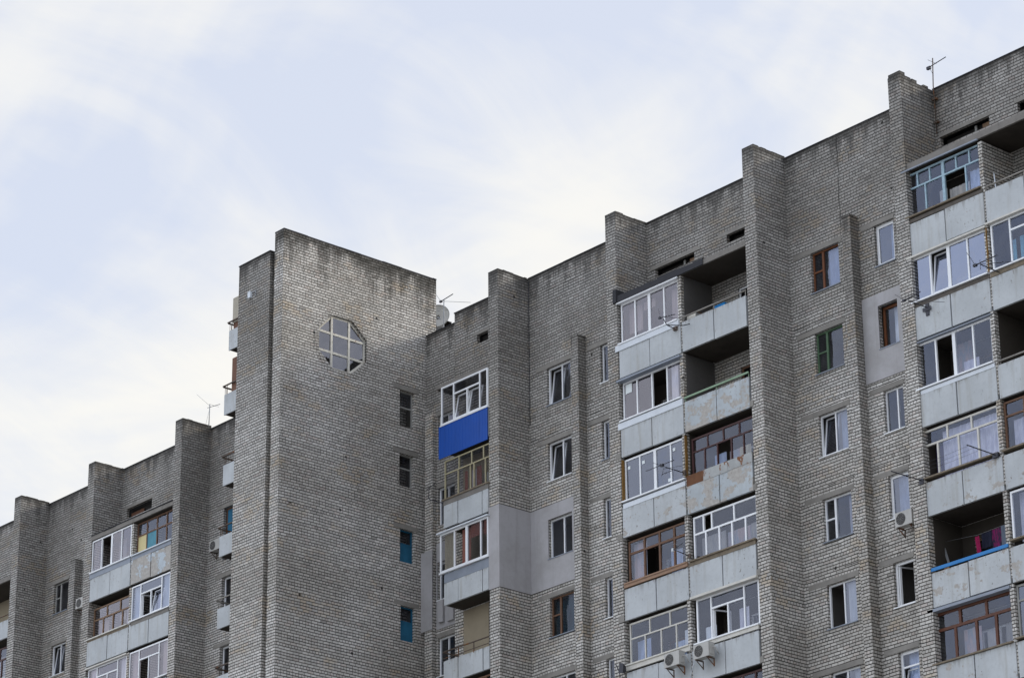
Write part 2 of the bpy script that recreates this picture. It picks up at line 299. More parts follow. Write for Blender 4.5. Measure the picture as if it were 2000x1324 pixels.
def holes_sheet(mb, u0, u1, z0, z1, d, holes, rev):      # wall sheet at depth d with rectangular holes and reveals
    us = sorted({u0, u1, *[h[0] for h in holes], *[h[1] for h in holes]}); zs = sorted({z0, z1, *[h[2] for h in holes], *[h[3] for h in holes]})
    us = [u for u in us if u0 <= u <= u1]; zs = [z for z in zs if z0 <= z <= z1]
    for i in range(len(us)-1):
        for j in range(len(zs)-1):
            cu, cz = (us[i]+us[i+1])/2, (zs[j]+zs[j+1])/2
            if any(h[0] < cu < h[1] and h[2] < cz < h[3] for h in holes): continue
            mb.quad((us[i], d, zs[j]), (us[i+1], d, zs[j]), (us[i+1], d, zs[j+1]), (us[i], d, zs[j+1]))
    for a, b, c, e in holes:
        mb.quad((a, d, c), (a, d+rev, c), (a, d+rev, e), (a, d, e)); mb.quad((b, d, c), (b, d, e), (b, d+rev, e), (b, d+rev, c))
        mb.quad((a, d, c), (b, d, c), (b, d+rev, c), (a, d+rev, c)); mb.quad((a, d, e), (a, d+rev, e), (b, d+rev, e), (b, d, e))

def wavy(mb, u0, u1, z0, z1, d, amp=0.03, n=None, skew=0.0):
    n = n or max(6, int((u1-u0)/0.035)); ph = random.uniform(0, 6); fr = random.uniform(38, 52)
    pts = []
    for i in range(n+1):
        u = u0 + (u1-u0)*i/n; y = d + amp*math.sin(u*fr+ph) + amp*0.6*math.sin(u*17+ph*2)
        pts += [(u, y, z0), (u + skew, d + (y-d)*0.6, z1)]
    mb.add(pts, [(2*i, 2*i+2, 2*i+3, 2*i+1) for i in range(n)], True)

def fmap(Y0): return lambda p: (p[0], Y0+p[1], p[2])
def xmap(X0): return lambda p: (X0-p[1], p[0], p[2])

def pane(mb, a, b, c, e, d):
    t1, t2 = random.uniform(-.006, .006), random.uniform(-.006, .006)
    mb.quad((a, d-t1-t2, c), (b, d+t1-t2, c), (b, d+t1+t2, e), (a, d-t1+t2, e))

def lights_frame(fr, gl, u0, u1, z0, z1, d, spec, bw=0.055, mw=0.05, th=0.06, skip=(), tilt=(), opened=()):
    """frame bars and panes.  spec: ('cols',[fr..]) / ('rows2', t, [upper], [lower]) / ('T', a, b, t, m)"""
    W, H = u1-u0, z1-z0
    B = lambda a, b, c, e: fr.box(a, b, d, d+th, c, e)
    B(u0, u0+bw, z0, z1); B(u1-bw, u1, z0, z1); B(u0+bw, u1-bw, z0, z0+bw); B(u0+bw, u1-bw, z1-bw, z1)
    cells = []
    def split(a, b, c, e, frs, first, last):
        xs = [first] + [u0+W*(abs(f)) for f in frs] + [last]
        ws = [0] + [mw*(2.1 if f < 0 else 1) for f in frs] + [0]
        for i in range(1, len(xs)-1): B(xs[i]-ws[i]/2, xs[i]+ws[i]/2, c, e)
        for i in range(len(xs)-1): cells.append((xs[i]+ws[i]/2, xs[i+1]-ws[i+1]/2, c, e))
    iu0, iu1, iz0, iz1 = u0+bw, u1-bw, z0+bw, z1-bw
    k = spec[0]
    if k == 'cols': split(iu0, iu1, iz0, iz1, spec[1], iu0, iu1)
    elif k == 'rows2':
        zt = z0+H*spec[1]; B(iu0, iu1, zt-mw/2, zt+mw/2)
        split(iu0, iu1, zt+mw/2, iz1, spec[2], iu0, iu1); split(iu0, iu1, iz0, zt-mw/2, spec[3], iu0, iu1)
    elif k == 'T':
        a, b2, t, m = spec[1:]; xa, xb, xm, zt = u0+W*a, u0+W*b2, u0+W*m, z0+H*t
        B(xa-mw/2, xa+mw/2, iz0, iz1); B(xb-mw/2, xb+mw/2, iz0, iz1); B(xa+mw/2, xb-mw/2, zt-mw/2, zt+mw/2)
        B(xm-mw/2, xm+mw/2, iz0, zt-mw/2)
        cells += [(iu0, xa-mw/2, iz0, iz1), (xa+mw/2, xb-mw/2, zt+mw/2, iz1), (xa+mw/2, xm-mw/2, iz0, zt-mw/2), (xm+mw/2, xb-mw/2, iz0, zt-mw/2), (xb+mw/2, iu1, iz0, iz1)]
    elif k == 'split':                      # narrow left sash cut by a short bar, wide right sash
        xa = u0+W*spec[1]; zt = z0+H*spec[2]
        B(xa-mw*0.8, xa+mw*0.8, iz0, iz1); B(iu0, xa-mw*0.8, zt-mw/2, zt+mw/2)
        cells += [(iu0, xa-mw*0.8, zt+mw/2, iz1), (iu0, xa-mw*0.8, iz0, zt-mw/2), (xa+mw*0.8, iu1, iz0, iz1)]
    for i, (a, b, c, e) in enumerate(cells):
        if i in skip: continue
        if i in tilt:                       # sash tipped inwards at the top
            s_ = 0.045; lean = 0.16
            for (p, q, r_, t_) in ((a, a+s_, c, e), (b-s_, b, c, e), (a+s_, b-s_, c, c+s_), (a+s_, b-s_, e-s_, e)):
                y = lambda z: d+0.03+lean*(z-c)/(e-c)
                fr.add([(p, y(r_), r_), (q, y(r_), r_), (q, y(r_)+.04, r_), (p, y(r_)+.04, r_), (p, y(t_), t_), (q, y(t_), t_), (q, y(t_)+.04, t_), (p, y(t_)+.04, t_)],
                       [(0, 3, 2, 1), (4, 5, 6, 7), (0, 1, 5, 4), (1, 2, 6, 5), (2, 3, 7, 6), (3, 0, 4, 7)])
            gl.quad((a+s_, d+.05, c+s_), (b-s_, d+.05, c+s_), (b-s_, d+.05+lean, e-s_), (a+s_, d+.05+lean, e-s_)); continue
        if i in opened:                     # sash swung inwards on its left edge
            ln = (b-a)*0.9; s_ = 0.045
            P0 = (a, d+.04); P1 = (a+ln*0.35, d+.04+ln*0.93)
            for (f0, f1, c0, e0) in ((0, .12, c, e), (.88, 1, c, e), (.12, .88, c, c+s_), (.12, .88, e-s_, e)):
                q = [(P0[0]+(P1[0]-P0[0])*f, P0[1]+(P1[1]-P0[1])*f) for f in (f0, f1)]
                fr.add([(q[0][0], q[0][1], c0), (q[1][0], q[1][1], c0), (q[1][0]+.04, q[1][1], c0), (q[0][0]+.04, q[0][1], c0), (q[0][0], q[0][1], e0), (q[1][0], q[1][1], e0), (q[1][0]+.04, q[1][1], e0), (q[0][0]+.04, q[0][1], e0)],
                       [(0, 3, 2, 1), (4, 5, 6, 7), (0, 1, 5, 4), (1, 2, 6, 5), (2, 3, 7, 6), (3, 0, 4, 7)])
            continue
        pane(gl, a-.004, b+.004, c-.004, e+.004, d+th*0.5)
    return cells

# ------------------------------------------------------------------ ground
gr = MB(); gr.quad((-1500, -1500, 0), (1500, -1500, 0), (1500, 1500, 0), (-1500, 1500, 0))
go = gr.build('ground', 'asphalt'); go['kind'] = 'structure'; go['label'] = 'grey asphalt and bare ground round the apartment block'

# ------------------------------------------------------------------ the apartment building
BLD = thing('apartment_building', 'long grey brick apartment block with a stair tower, brick piers and mixed balconies', 'building', (-80, 72, 0))
W, F = 68.0, 66.55                         # main wall plane, front plane of piers and balconies
ROOF = 46.83
ZB = lambda k: 40.785 - 2.765*(k-1)        # underside of the parapet of floor k (k = 1 is the top floor)
WIN = lambda k: (ZB(k)+0.965, ZB(k)+2.355)

def window(u0, u1, z0, z1, mp, wall_rev, spec, mat='pvc', glass='glass', curtain=None, sill='greysheet', lintel=(0.55, 0.13), skip=(), tilt=(), opened=(), bw=0.055, label=None, depth=1.6, panel=None, cf=(0.0, 1.0)):
    fr = MB(mp); gl = MB(mp); d = wall_rev-0.03
    cells = lights_frame(fr, gl, u0, u1, z0, z1, d, spec, bw=bw, skip=skip, tilt=tilt, opened=opened)
    o = fr.build('window', mat, BLD, label=label)
    panes(gl, glass, o)
    if sill: MB(mp).box(u0-0.03, u1+0.03, -0.055, d, z0-0.035, z0-0.004).build('sill', sill, o)
    if lintel:
        MB(mp).box(u0-lintel[0], u1+lintel[1], -0.012, 0.06, z1+0.003, z1+0.17).build('lintel', 'lintel', o)
    rm = MB(mp); a, b, c, e, y0, y1 = u0-.25, u1+.25, z0-.5, z1+.12, d+.075, d+depth
    rm.quad((a, y1, c), (b, y1, c), (b, y1, e), (a, y1, e)); rm.quad((a, y0, c), (a, y1, c), (a, y1, e), (a, y0, e)); rm.quad((b, y0, c), (b, y1, c), (b, y1, e), (b, y0, e))
    rm.quad((a, y0, c), (b, y0, c), (b, y1, c), (a, y1, c)); rm.quad((a, y0, e), (b, y0, e), (b, y1, e), (a, y1, e))
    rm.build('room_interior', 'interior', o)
    if curtain:
        cm = MB(mp); wavy(cm, u0+(u1-u0)*cf[0], u0+(u1-u0)*cf[1], z0, z1-.05, d+.2, 0.025); cm.build('curtain', curtain, o)
    if panel:
        idx, pm = panel; a, b, c, e = cells[idx]
        MB(mp).box(a, b, d+.012, d+.025, c, e).build('panel', pm, o)
    return o

# ---- walls -------------------------------------------------------
def wall(u0, u1, mp, holes, ztop=ROOF, z0=0.0, rev=0.13, label=None, wk=1.7, thick=0.38):
    mb = MB(mp); holes_sheet(mb, u0, u1, z0, ztop, 0.0, holes, rev)
    mb.quad((u0, 0, ztop), (u1, 0, ztop), (u1, thick, ztop), (u0, thick, ztop)); mb.quad((u0, thick, ztop-1.2), (u1, thick, ztop-1.2), (u1, thick, ztop), (u0, thick, ztop))
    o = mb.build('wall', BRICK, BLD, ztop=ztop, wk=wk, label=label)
    fl = MB(mp); x = u0
    while x < u1-0.01:                      # sheet-metal edge in short uneven lengths
        x2 = min(u1, x+random.uniform(1.6, 2.4)); dz = random.uniform(-.006, .006)
        fl.box(x, x2, -0.022+random.uniform(-.006, .004), thick+.02, ztop+.002+dz, ztop+.035+dz); x = x2
    fl.build('flashing', 'felt', o)
    return o
FR = fmap(W)
B1 = (-75.53, -74.32); B2 = (-72.80, -72.00); D3 = (-62.93, -61.73); D4 = (-60.20, -59.40)
KS = range(1, 8)
hB = [(*B1, *WIN(k)) for k in KS] + [(*B2, *WIN(k)) for k in KS]
hD = [(*D3, *WIN(k)) for k in KS] + [(*D4, *(WIN(k) if k != 2 else (39.0, 40.42))) for k in KS]
wall(-76.45, -70.88, FR, hB)
wall(-63.87, -57.96, FR, hD, label='brick wall with a vertical crack running down from the roof edge')
# bay C / bay E back walls with attic vents and balcony doors
CD = []                                    # doors of the loggias are openings too
def door_hole(x0, k): return (x0, x0+1.95, ZB(k)+1.05, ZB(k)+2.25)
hC = [(-70.02, -68.15, 44.72, 45.02), (-66.62, -65.62, 44.79, 45.09)]
hE = [(-57.28, -55.32, 44.80, 45.12), (-54.2, -52.9, 44.80, 45.12)]
for k in KS:
    for x0 in (-69.9, -66.2): hC.append(door_hole(x0, k))
    for x0 in (-57.0, -53.3): hE.append(door_hole(x0, k))
wall(-70.39, -64.38, FR, hC); wall(-57.47, -51.5, FR, hE)
wall(-51.0, -44.0, FR, [])                 # next bay, beyond the picture
for (a, b, c, e, l0, l1) in ((-70.02, -68.15, 44.72, 45.02, .23, .30), (-66.62, -65.62, 44.79, 45.09, .38, .2), (-57.28, -55.32, 44.80, 45.12, .05, .28), (-54.2, -52.9, 44.80, 45.12, .1, .1)):
    v = MB(FR).box(a, b, .32, .36, c, e).build('attic_vent', 'darkhole', BLD)
    MB(FR).box(a-l0, b+l1, -.014, .05, e+.003, e+.13).build('lintel', 'lintel', v)
    MB(FR).box(a+(b-a)*.78, a+(b-a)*.96, .2, .24, c+.01, e-.06).build('board', 'tanwood', v)
    MB(FR).box(a+(b-a)*.62, a+(b-a)*.66, .2, .24, c+.01, e-.01).build('post', 'greyframe', v)
# bay A: recessed wall beside the tower and the forward wall over the balcony column
WA = fmap(67.43)
hA0 = [(-81.38, -80.42, *WIN(k)) for k in KS]
wall(-82.04, -79.6, FR, hA0, ztop=46.44)
hA1 = [(-78.55, -77.95, 44.87, 45.22)] + [(-77.95, -77.05, ZB(k)+.1, ZB(k)+2.2) for k in KS]
mb = MB(WA); holes_sheet(mb, -79.78, -76.95, 0, 46.44, 0, hA1, .13)
mb.quad((-79.78, 0, 0), (-79.78, .56, 0), (-79.78, .56, 46.44), (-79.78, 0, 46.44)); mb.quad((-79.78, 0, 46.44), (-76.95, 0, 46.44), (-76.95, .5, 46.44), (-79.78, .5, 46.44))
wA = mb.build('wall', BRICK, BLD, ztop=46.44)
MB(WA).box(-79.8, -76.95, -.025, .5, 46.442, 46.475).build('flashing', 'felt', wA)
v = MB(WA).box(-78.55, -77.95, .25, .29, 44.87, 45.22).build('attic_vent', 'darkhole', BLD)
MB(WA).box(-78.75, -77.9, -.014, .05, 45.223, 45.33).build('lintel', 'lintel', v)
# brick band pilaster next to the tower
MB().box(-81.86, -81.44, 67.80, 67.999, 0, 43.2).build('pilaster', BRICK, BLD)

def pier(x0, x1, y0, y1, ztop, name='pier', label=None, broken=False, cap=True):
    mb = MB(); h = ztop - (0.105 if broken else 0)
    mb.box(x0, x1, y0, y1, 0, h)
    if broken:
        mb.box(x0, x1, y0, y0+.50, h, h+.10); mb.box(x0, x0+.24, y0+.52, y0+.64, h, h+.09); mb.box(x1-.12, x1, y0+.56, y0+.78, h, h+.10); mb.box(x1-.13, x1, y1-.42, y1-.2, h-.02, h+.07)
        mb.box(x0+.03, x1, y0, y0+.24, h+.10, h+.20)
    else:
        y = y0
        while y < y1-.05:                   # uneven top course
            y2 = min(y1, y+random.choice((.12, .25, .25))); dz = random.uniform(-.012, .022)
            mb.box(x0-random.uniform(-.005, .012), x1+random.uniform(-.005, .012), y+.004, y2-.004, h, h+.045+dz); y = y2
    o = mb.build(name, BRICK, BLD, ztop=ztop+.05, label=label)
    if cap and not broken: MB().box(x0-.02, x1+.02, y0-.02, y1, h+.047, h+.07).build('flashing', 'felt', o)
    return o
pier(-76.95, -76.45, 66.58, 68.0, 46.80, cap=False); pier(-70.89, -70.39, F, W, 46.82, cap=False); pier(-64.38, -63.87, F, W, 46.88, cap=False)
pier(-57.97, -57.47, 66.50, W, 46.92, broken=True, label='brick pier with a broken stepped top'); pier(-51.5, -51.0, F, W, 46.85, cap=False)
for x in (-73.87, -61.20):
    mb = MB().box(x, x+.34, 67.63, 67.999, 0, 43.64).box(x-.01, x+.35, 67.615, 67.999, 43.641, 43.70)
    mb.build('pilaster', BRICK, BLD, ztop=43.9)
# roof, rear and end walls that close the block
mb = MB(); mb.box(-82.0, -44.0, W+.4, 80, 46.0, 46.2); mb.box(-82.0, -44.0, 80.01, 80.4, 0, 46.4); mb.box(-44.01, -43.7, W, 80, 0, 46.7)
mb.build('roof', 'felt', BLD)
# vertical crack and the strip joints
cr_m = MB(); z = 46.8; x = -61.58
while z > 43.7:
    x2 = x + random.uniform(-.03, .03); z2 = z-.22
    cr_m.quad((x-.012, W-.004, z), (x+.012, W-.004, z), (x2+.012, W-.004, z2), (x2-.012, W-.004, z2)); x, z = x2, z2
cr_m.build('crack', 'darkhole', BLD)

# ---- windows of bays B and D ---------------------------------------
PV = ('cols', [0.56]); SP = ('split', .36, .52)
specB1 = {1: dict(spec=PV, tilt=(0,)), 2: dict(spec=PV, tilt=(0,), sill='pvc'), 3: dict(spec=('cols', [.55]), lintel=None), 4: dict(spec=('split', .36, .55), mat='brown', glass='glassdark', curtain='tealdark', cf=(.0, 1)), 5: dict(spec=PV), 6: dict(spec=PV, tilt=(1,)), 7: dict(spec=PV)}
specB2 = {1: dict(spec=('cols', [.42]), sill='pvc'), 2: dict(spec=('cols', [.4])), 3: dict(spec=('cols', [.4]), sill='pvc'), 4: dict(spec=('cols', [.42]), tilt=(1,), sill='pvc'), 5: dict(spec=('cols', [.4])), 6: dict(spec=('cols', [.4])), 7: dict(spec=('cols', [.4]))}
specD3 = {1: dict(spec=SP, mat='orange', glass='glassbright', curtain='bluec', cf=(.45, 1), label='orange-brown wooden window'), 2: dict(spec=SP, mat='green', curtain='lace', cf=(.8, 1), label='green wooden window'), 3: dict(spec=('cols', [.52]), tilt=(0,), glass='glassbright', curtain='bluec', cf=(.55, 1), sill='pvc'), 4: dict(spec=SP, curtain='mixc', cf=(.7, 1)), 5: dict(spec=('cols', [.52]), glass='glassbright', skip=(0,), curtain='whitec', cf=(.5, 1)), 6: dict(spec=('cols', [.5]), glass='glassbright', curtain='whitec', cf=(.6, 1)), 7: dict(spec=PV)}
specD4 = {1: dict(spec=('cols', []), bw=.105, curtain='bluec', cf=(.55, .95), glass='glassbright'), 2: dict(spec=('cols', []), mat='orange', bw=.09, lintel=None, curtain='whitec', cf=(.4, 1), label='brown wooden window in the plastered patch'), 3: dict(spec=('cols', [.6]), sill='pvc'), 4: dict(spec=('cols', []), bw=.09, curtain='bluec', cf=(.2, .9), glass='glassbright', sill='pvc'), 5: dict(spec=('cols', []), bw=.08, opened=(0,), sill='pvc', label='window standing open'), 6: dict(spec=('rows2', .66, [], []), bw=.09, curtain='bluec', cf=(.2, .9), tilt=(1,)), 7: dict(spec=PV)}
for k in KS:
    for (u, S, dl) in ((B1, specB1, (.55, .13)), (B2, specB2, (.66, .10)), (D3, specD3, (.75, .14)), (D4, specD4, (.55, .04))):
        d = dict(lintel=dl); d.update(S[k]); z0, z1 = WIN(k)
        if u is D4 and k == 2: z0, z1 = 39.0, 40.42
        window(*u, z0, z1, FR, .13 if not (u is D4 and k == 2) else .22, **d)
for k in KS:
    window(-81.38, -80.42, *WIN(k), FR, .13, ('cols', [.5]), sill='pvc' if k in (3, 4) else None, lintel=(.1, .3))

# ---- plastered patches ---------------------------------------------
mb = MB(); holes_sheet(MB(), 0, 1, 0, 1, 0, [], 0)
mb = MB(fmap(W-.035)); holes_sheet(mb, -76.42, -73.88, 35.19, 38.12, 0, [(*B1, *WIN(3))], .035)
mb.mp = lambda p: p
mb.quad((-76.42, W-.035, 35.19), (-73.88, W-.035, 35.19), (-73.88, W, 35.19), (-76.42, W, 35.19))
mb.box(-76.449, -76.415, 66.5795, W-.036, 35.19, 38.12); mb.box(-76.96, -76.415, 66.545, 66.579, 35.19, 38.12)
mb.build('plaster_patch', 'plaster', BLD, label='grey plaster patch wrapping a brick pier and the wall beside it')
mb = MB(fmap(W-.035)); holes_sheet(mb, -60.85, -59.0, 38.0, 40.83, 0, [(-60.20, -59.40, 39.0, 40.42)], .04)
mb.mp = lambda p: p
mb.quad((-60.85, W-.035, 38.0), (-59.0, W-.035, 38.0), (-59.0, W, 38.0), (-60.85, W, 38.0))
mb.build('plaster_patch', 'plaster', BLD, label='grey plaster patch round a brown wooden window')
mb = MB(); mb.box(-82.03, -81.42, 67.765, 67.8, 35.15, 38.06)
holes_sheet2 = MB(fmap(67.965)); holes_sheet(holes_sheet2, -81.42, -79.8, 35.15, 38.3, 0, [(-81.38, -80.42, *WIN(3))], .03)
mb.v, mb.f, mb.sm = mb.v + holes_sheet2.v, mb.f + [tuple(i+len(mb.v) for i in q) for q in holes_sheet2.f], mb.sm + holes_sheet2.sm
mb.box(-81.2, -80.95, 67.86, 67.965, 35.35, 36.15); mb.box(-80.75, -80.4, 67.88, 67.965, 35.3, 36.2)
mb.build('plaster_patch', 'plaster', BLD, label='grey plaster patch beside the stair tower')

# ---- stair tower ---------------------------------------------------
TX, TY0, TY1, TZ = -82.04, 61.44, 68.46, 48.79
octo = [(63.69, 46.12), (64.54, 46.12), (65.22, 45.53), (65.22, 44.68), (64.55, 44.07), (63.69, 44.07), (63.08, 44.62), (63.08, 45.48)]
TWN = [(66.77, 67.45, 42.70, 44.07), (66.77, 67.43, 40.42, 41.65), (66.82, 67.46, 37.60, 38.82), (66.86, 67.50, 34.73, 36.0), (66.9, 67.54, 31.9, 33.12), (66.9, 67.54, 29.1, 30.3)]
TM = xmap(TX)
mb = MB(TM)
ob = (62.9, 65.4, 43.9, 46.3)
holes_sheet(mb, TY0, TY1, 0, TZ, 0, TWN + [ob], .15)
# drop the square reveal of the octagon, fill ring between square and octagon
nf = len(mb.f); del mb.f[nf-4:]; del mb.sm[nf-4:]
sq = [(ob[0], ob[3]), (ob[1], ob[3]), (ob[1], ob[2]), (ob[0], ob[2])]
o3 = [(u, 0, z) for u, z in octo]; s3 = [(u, 0, z) for u, z in sq]
TLp, TRp, BRp, BLp = s3
for q in ((TLp, TRp, o3[1], o3[0]), (TRp, BRp, o3[3], o3[2]), (BRp, BLp, o3[5], o3[4]), (BLp, TLp, o3[7], o3[6])): mb.quad(*q)
for q in ((TRp, o3[2], o3[1]), (BRp, o3[4], o3[3]), (BLp, o3[6], o3[5]), (TLp, o3[0], o3[7])): mb.add(q, [(0, 1, 2)])
for i in range(8):
    a, b = octo[i], octo[(i+1) % 8]
    mb.quad((a[0], 0, a[1]), (b[0], 0, b[1]), (b[0], .16, b[1]), (a[0], .16, a[1]))
mb.mp = lambda p: p
# front end of the flank wall, its top, back and the lower front block with a groove between
mb.quad((-82.54, TY0, 0), (TX, TY0, 0), (TX, TY0, TZ), (-82.54, TY0, TZ)); mb.quad((-82.54, TY0, TZ), (TX, TY0, TZ), (TX, TY1, TZ), (-82.54, TY1, TZ))
mb.quad((-82.54, TY0, 0), (-82.54, TY0+.45, 0), (-82.54, TY0+.45, TZ), (-82.54, TY0, TZ)); mb.quad((-82.54, TY0+.45, 46), (-82.54, TY1, 46), (-82.54, TY1, TZ), (-82.54, TY0+.45, TZ))
mb.quad((TX, TY1, 0), (-84.64, TY1, 0), (-84.64, TY1, 48.2), (TX, TY1, 48.2)); mb.quad((TX, TY1, 48.2), (-82.54, TY1, 48.2), (-82.54, TY1, TZ), (TX, TY1, TZ))
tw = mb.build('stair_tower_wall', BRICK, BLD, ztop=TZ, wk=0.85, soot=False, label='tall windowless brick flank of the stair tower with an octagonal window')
mb = MB(); mb.box(-84.64, -82.80, TY0, TY1-.02, 0, 48.20)
mb.box(-82.80, -82.54, TY0+.42, TY0+.5, 0, 48.1)
mb.build('stair_tower_wall', BRICK, BLD, ztop=48.22, wk=1.1)
fl = MB(); y = TY0
while y < TY1-.01:
    y2 = min(TY1, y+random.uniform(.9, 1.5)); dz = random.uniform(-.008, .008)
    fl.box(-82.56, TX+.015+random.uniform(-.008, .008), y+.003, y2, TZ+.003+dz, TZ+.05+dz); y = y2
fl.box(-84.66, -82.79, TY0-.02, TY1, 48.203, 48.235)
fl.build('flashing', 'felt', tw)
# brick surround of the octagon: a slightly proud soldier ring
rgs = []; ce = (sum(p[0] for p in octo)/8, sum(p[1] for p in octo)/8)
for i in range(8):
    if i in (0, 4): continue
    if i in (1, 5): rg = MB(TM); rgs.append(rg)
    a, b = Vector(octo[i]), Vector(octo[(i+1) % 8]); ln = (b-a).length; n = max(1, int(ln/.105)); nrm = Vector((b.y-a.y, -(b.x-a.x))).normalized()
    if nrm.dot((a+b)/2-Vector(ce)) < 0: nrm = -nrm
    for j in range(n):
        p, q = a+(b-a)*((j+.07)/n), a+(b-a)*((j+.93)/n); p2, q2 = p+nrm*.20, q+nrm*.20; h = -.012-random.uniform(0, .01)
        rg.add([(p.x, h, p.y), (q.x, h, q.y), (q2.x, h, q2.y), (p2.x, h, p2.y), (p.x, .05, p.y), (q.x, .05, q.y), (q2.x, .05, q2.y), (p2.x, .05, p2.y)], [(0, 1, 2, 3), (0, 1, 5, 4), (1, 2, 6, 5), (2, 3, 7, 6), (3, 0, 4, 7)])
# octagonal window
fr = MB(TM); gl = MB(TM); d = .095
for i in range(8):
    a, b = Vector(octo[i]), Vector(octo[(i+1) % 8]); c_ = Vector(ce)
    ai, bi = a+(c_-a).normalized()*.085, b+(c_-b).normalized()*.085
    fr.add([(a.x, d, a.y), (b.x, d, b.y), (bi.x, d, bi.y), (ai.x, d, ai.y), (a.x, d+.05, a.y), (b.x, d+.05, b.y), (bi.x, d+.05, bi.y), (ai.x, d+.05, ai.y)], [(0, 1, 2, 3), (2, 3, 7, 6), (0, 1, 5, 4)])
for u in (63.71, 64.49): fr.box(u-.042, u+.042, d-.025, d+.05, 44.10, 46.09)
for z in (45.42, 44.70): fr.box(63.11, 65.19, d-.012, d+.045, z-.042, z+.042)
ow = fr.build('octagonal_window', 'oldwhite', BLD, label='octagonal stairwell window with a grid of nine panes')
for rg in rgs: rg.build('brick_surround', BRICK, ow)
def clip(pts, a, b, c):                     # keep a*u+b*z <= c
    out = []
    for i in range(len(pts)):
        p, q = pts[i], pts[(i+1) % len(pts)]; fp, fq = a*p[0]+b*p[1]-c, a*q[0]+b*q[1]-c
        if fp <= 0: out.append(p)
        if fp*fq < 0: t = fp/(fp-fq); out.append((p[0]+(q[0]-p[0])*t, p[1]+(q[1]-p[1])*t))
    return out
us = [63.0, 63.71, 64.49, 65.3]; zs = [44.0, 44.70, 45.42, 46.2]
for i in range(3):
    for j in range(3):
        pg = [(u, z) for u, z in octo]
        for a, b, c in ((-1, 0, -us[i]), (1, 0, us[i+1]), (0, -1, -zs[j]), (0, 1, zs[j+1])): pg = clip(pg, a, b, c)
        if len(pg) > 2:
            t1, t2 = random.uniform(-.02, .02), random.uniform(-.02, .02)
            gl.add([(u, d+.02+t1*(u-us[i])+t2*(z-zs[j]), z) for u, z in pg], [tuple(range(len(pg)))])
gl.build('pane', 'glassoct', ow)
rm = MB(TM); a, b, c, e, y0, y1 = 62.4, 65.9, 43.4, 46.8, d+.1, .42
rm.quad((a, y1, c), (b, y1, c), (b, y1, e), (a, y1, e)); rm.quad((a, y0, c), (a, y1, c), (a, y1, e), (a, y0, e)); rm.quad((b, y0, c), (b, y1, c), (b, y1, e), (b, y0, e)); rm.quad((a, y0, c), (b, y0, c), (b, y1, c), (a, y1, c)); rm.quad((a, y0, e), (b, y0, e), (b, y1, e), (a, y1, e))
rm.build('room_interior', 'liningdark', ow)
for i, (a, b, c, e) in enumerate(TWN):
    window(a, b, c, e, TM, .15, ('rows2', .58 if i else .55, [], []), mat='greyframe' if i < 2 else 'stairblue', glass='glass' if i == 0 else 'glassdark', skip=(1,) if i == 0 else (), sill=None, lintel=(.30, .2), bw=.05, panel=(1, 'stairblue') if i in (2, 3, 4, 5) else None, label='stairwell window with a blue board in its lower half' if i in (2, 3) else None)

# ---- left wing -----------------------------------------------------
DL, FL, RL = 71.0, 69.55, 48.75
ZL = lambda k: 42.56 - 2.76*(k-1)
WL = lambda k: (ZL(k)+.98, ZL(k)+2.34)
LM = fmap(DL)
LW = (-110.65, -109.56); LN = (-108.2, -107.5)
hl = [(*LW, *WL(k)) for k in range(1, 5)] + [(*LN, *WL(k)) for k in range(1, 5)]
wall(-111.37, -106.0, LM, hl, ztop=RL)
hl2 = [(-105.36, -103.53, 46.44, 46.88)] + [(x, x+1.9, ZL(k)+1.0, ZL(k)+2.2) for k in range(1, 5) for x in (-105.1, -102.2)]
wall(-105.75, -99.78, LM, hl2, ztop=RL)
SB = [None, 51.15, 48.40, 45.75, 42.72, 39.78, 36.9]     # undersides of the small balconies
hl3 = [(-98.42, -96.9, z+.05, z+2.3) for z in (42.72, 39.78, 36.9)]
wall(-99.46, -84.64, LM, hl3, ztop=RL)
wall(-118.5, -111.9, LM, [], ztop=RL)
v = MB(LM).box(-105.36, -103.53, .3, .34, 46.44, 46.88).build('attic_vent', 'darkhole', BLD)
MB(LM).box(-105.58, -103.25, -.014, .05, 46.883, 47.01).build('lintel', 'lintel', v)
MB(LM).box(-105.3, -104.4, .2, .24, 46.45, 46.72).build('board', 'rustdoor', v)
pier(-111.87, -111.37, FL, DL, 48.80, cap=False); pier(-106.2, -105.72, FL, DL, 48.75, cap=False); pier(-99.93, -99.45, FL, DL, 48.83, cap=False)
MB().box(-108.9, -108.56, 70.64, 70.999, 0, 45.4).box(-108.91, -108.55, 70.63, 70.999, 45.401, 45.45).build('pilaster', BRICK, BLD, ztop=45.7)
mb = MB(); mb.box(-118.5, -84.7, DL+.4, 83, 48.0, 48.2); mb.box(-118.5, -84.7, 83.01, 83.4, 0, 48.4); mb.build('roof', 'felt', BLD)
mb = MB(); mb.box(-97.55, -95.9, 71.02, 71.9, 44, 54.0); mb.build('wall', BRICK, BLD, ztop=54.02, label='upper rear part of the block, mostly hidden behind the stair tower')
SL = {1: dict(spec=SP, mat='greyframe', glass='glassdark'), 2: dict(spec=('cols', [.55]), tilt=(0,), sill='pvc'), 3: dict(spec=PV), 4: dict(spec=PV)}
for k in range(1, 5):
    d = dict(lintel=(.6, .03)); d.update(SL[k]); window(*LW, *WL(k), LM, .13, **d)
    window(*LN, *WL(k), LM, .13, ('cols', [.5]), lintel=(.3, .1))
for i, z in enumerate((42.72, 39.78, 36.9)):
    window(-98.42, -96.9, z+.05, z+2.3, LM, .18, ('cols', [.5]), mat='brown' if i == 0 else 'pvc', glass='glassdark', sill=None, lintel=(.45, .1), bw=.07, panel=(0, 'stairblue') if i == 0 else None, label='brown balcony door with a blue pane' if i == 0 else None)

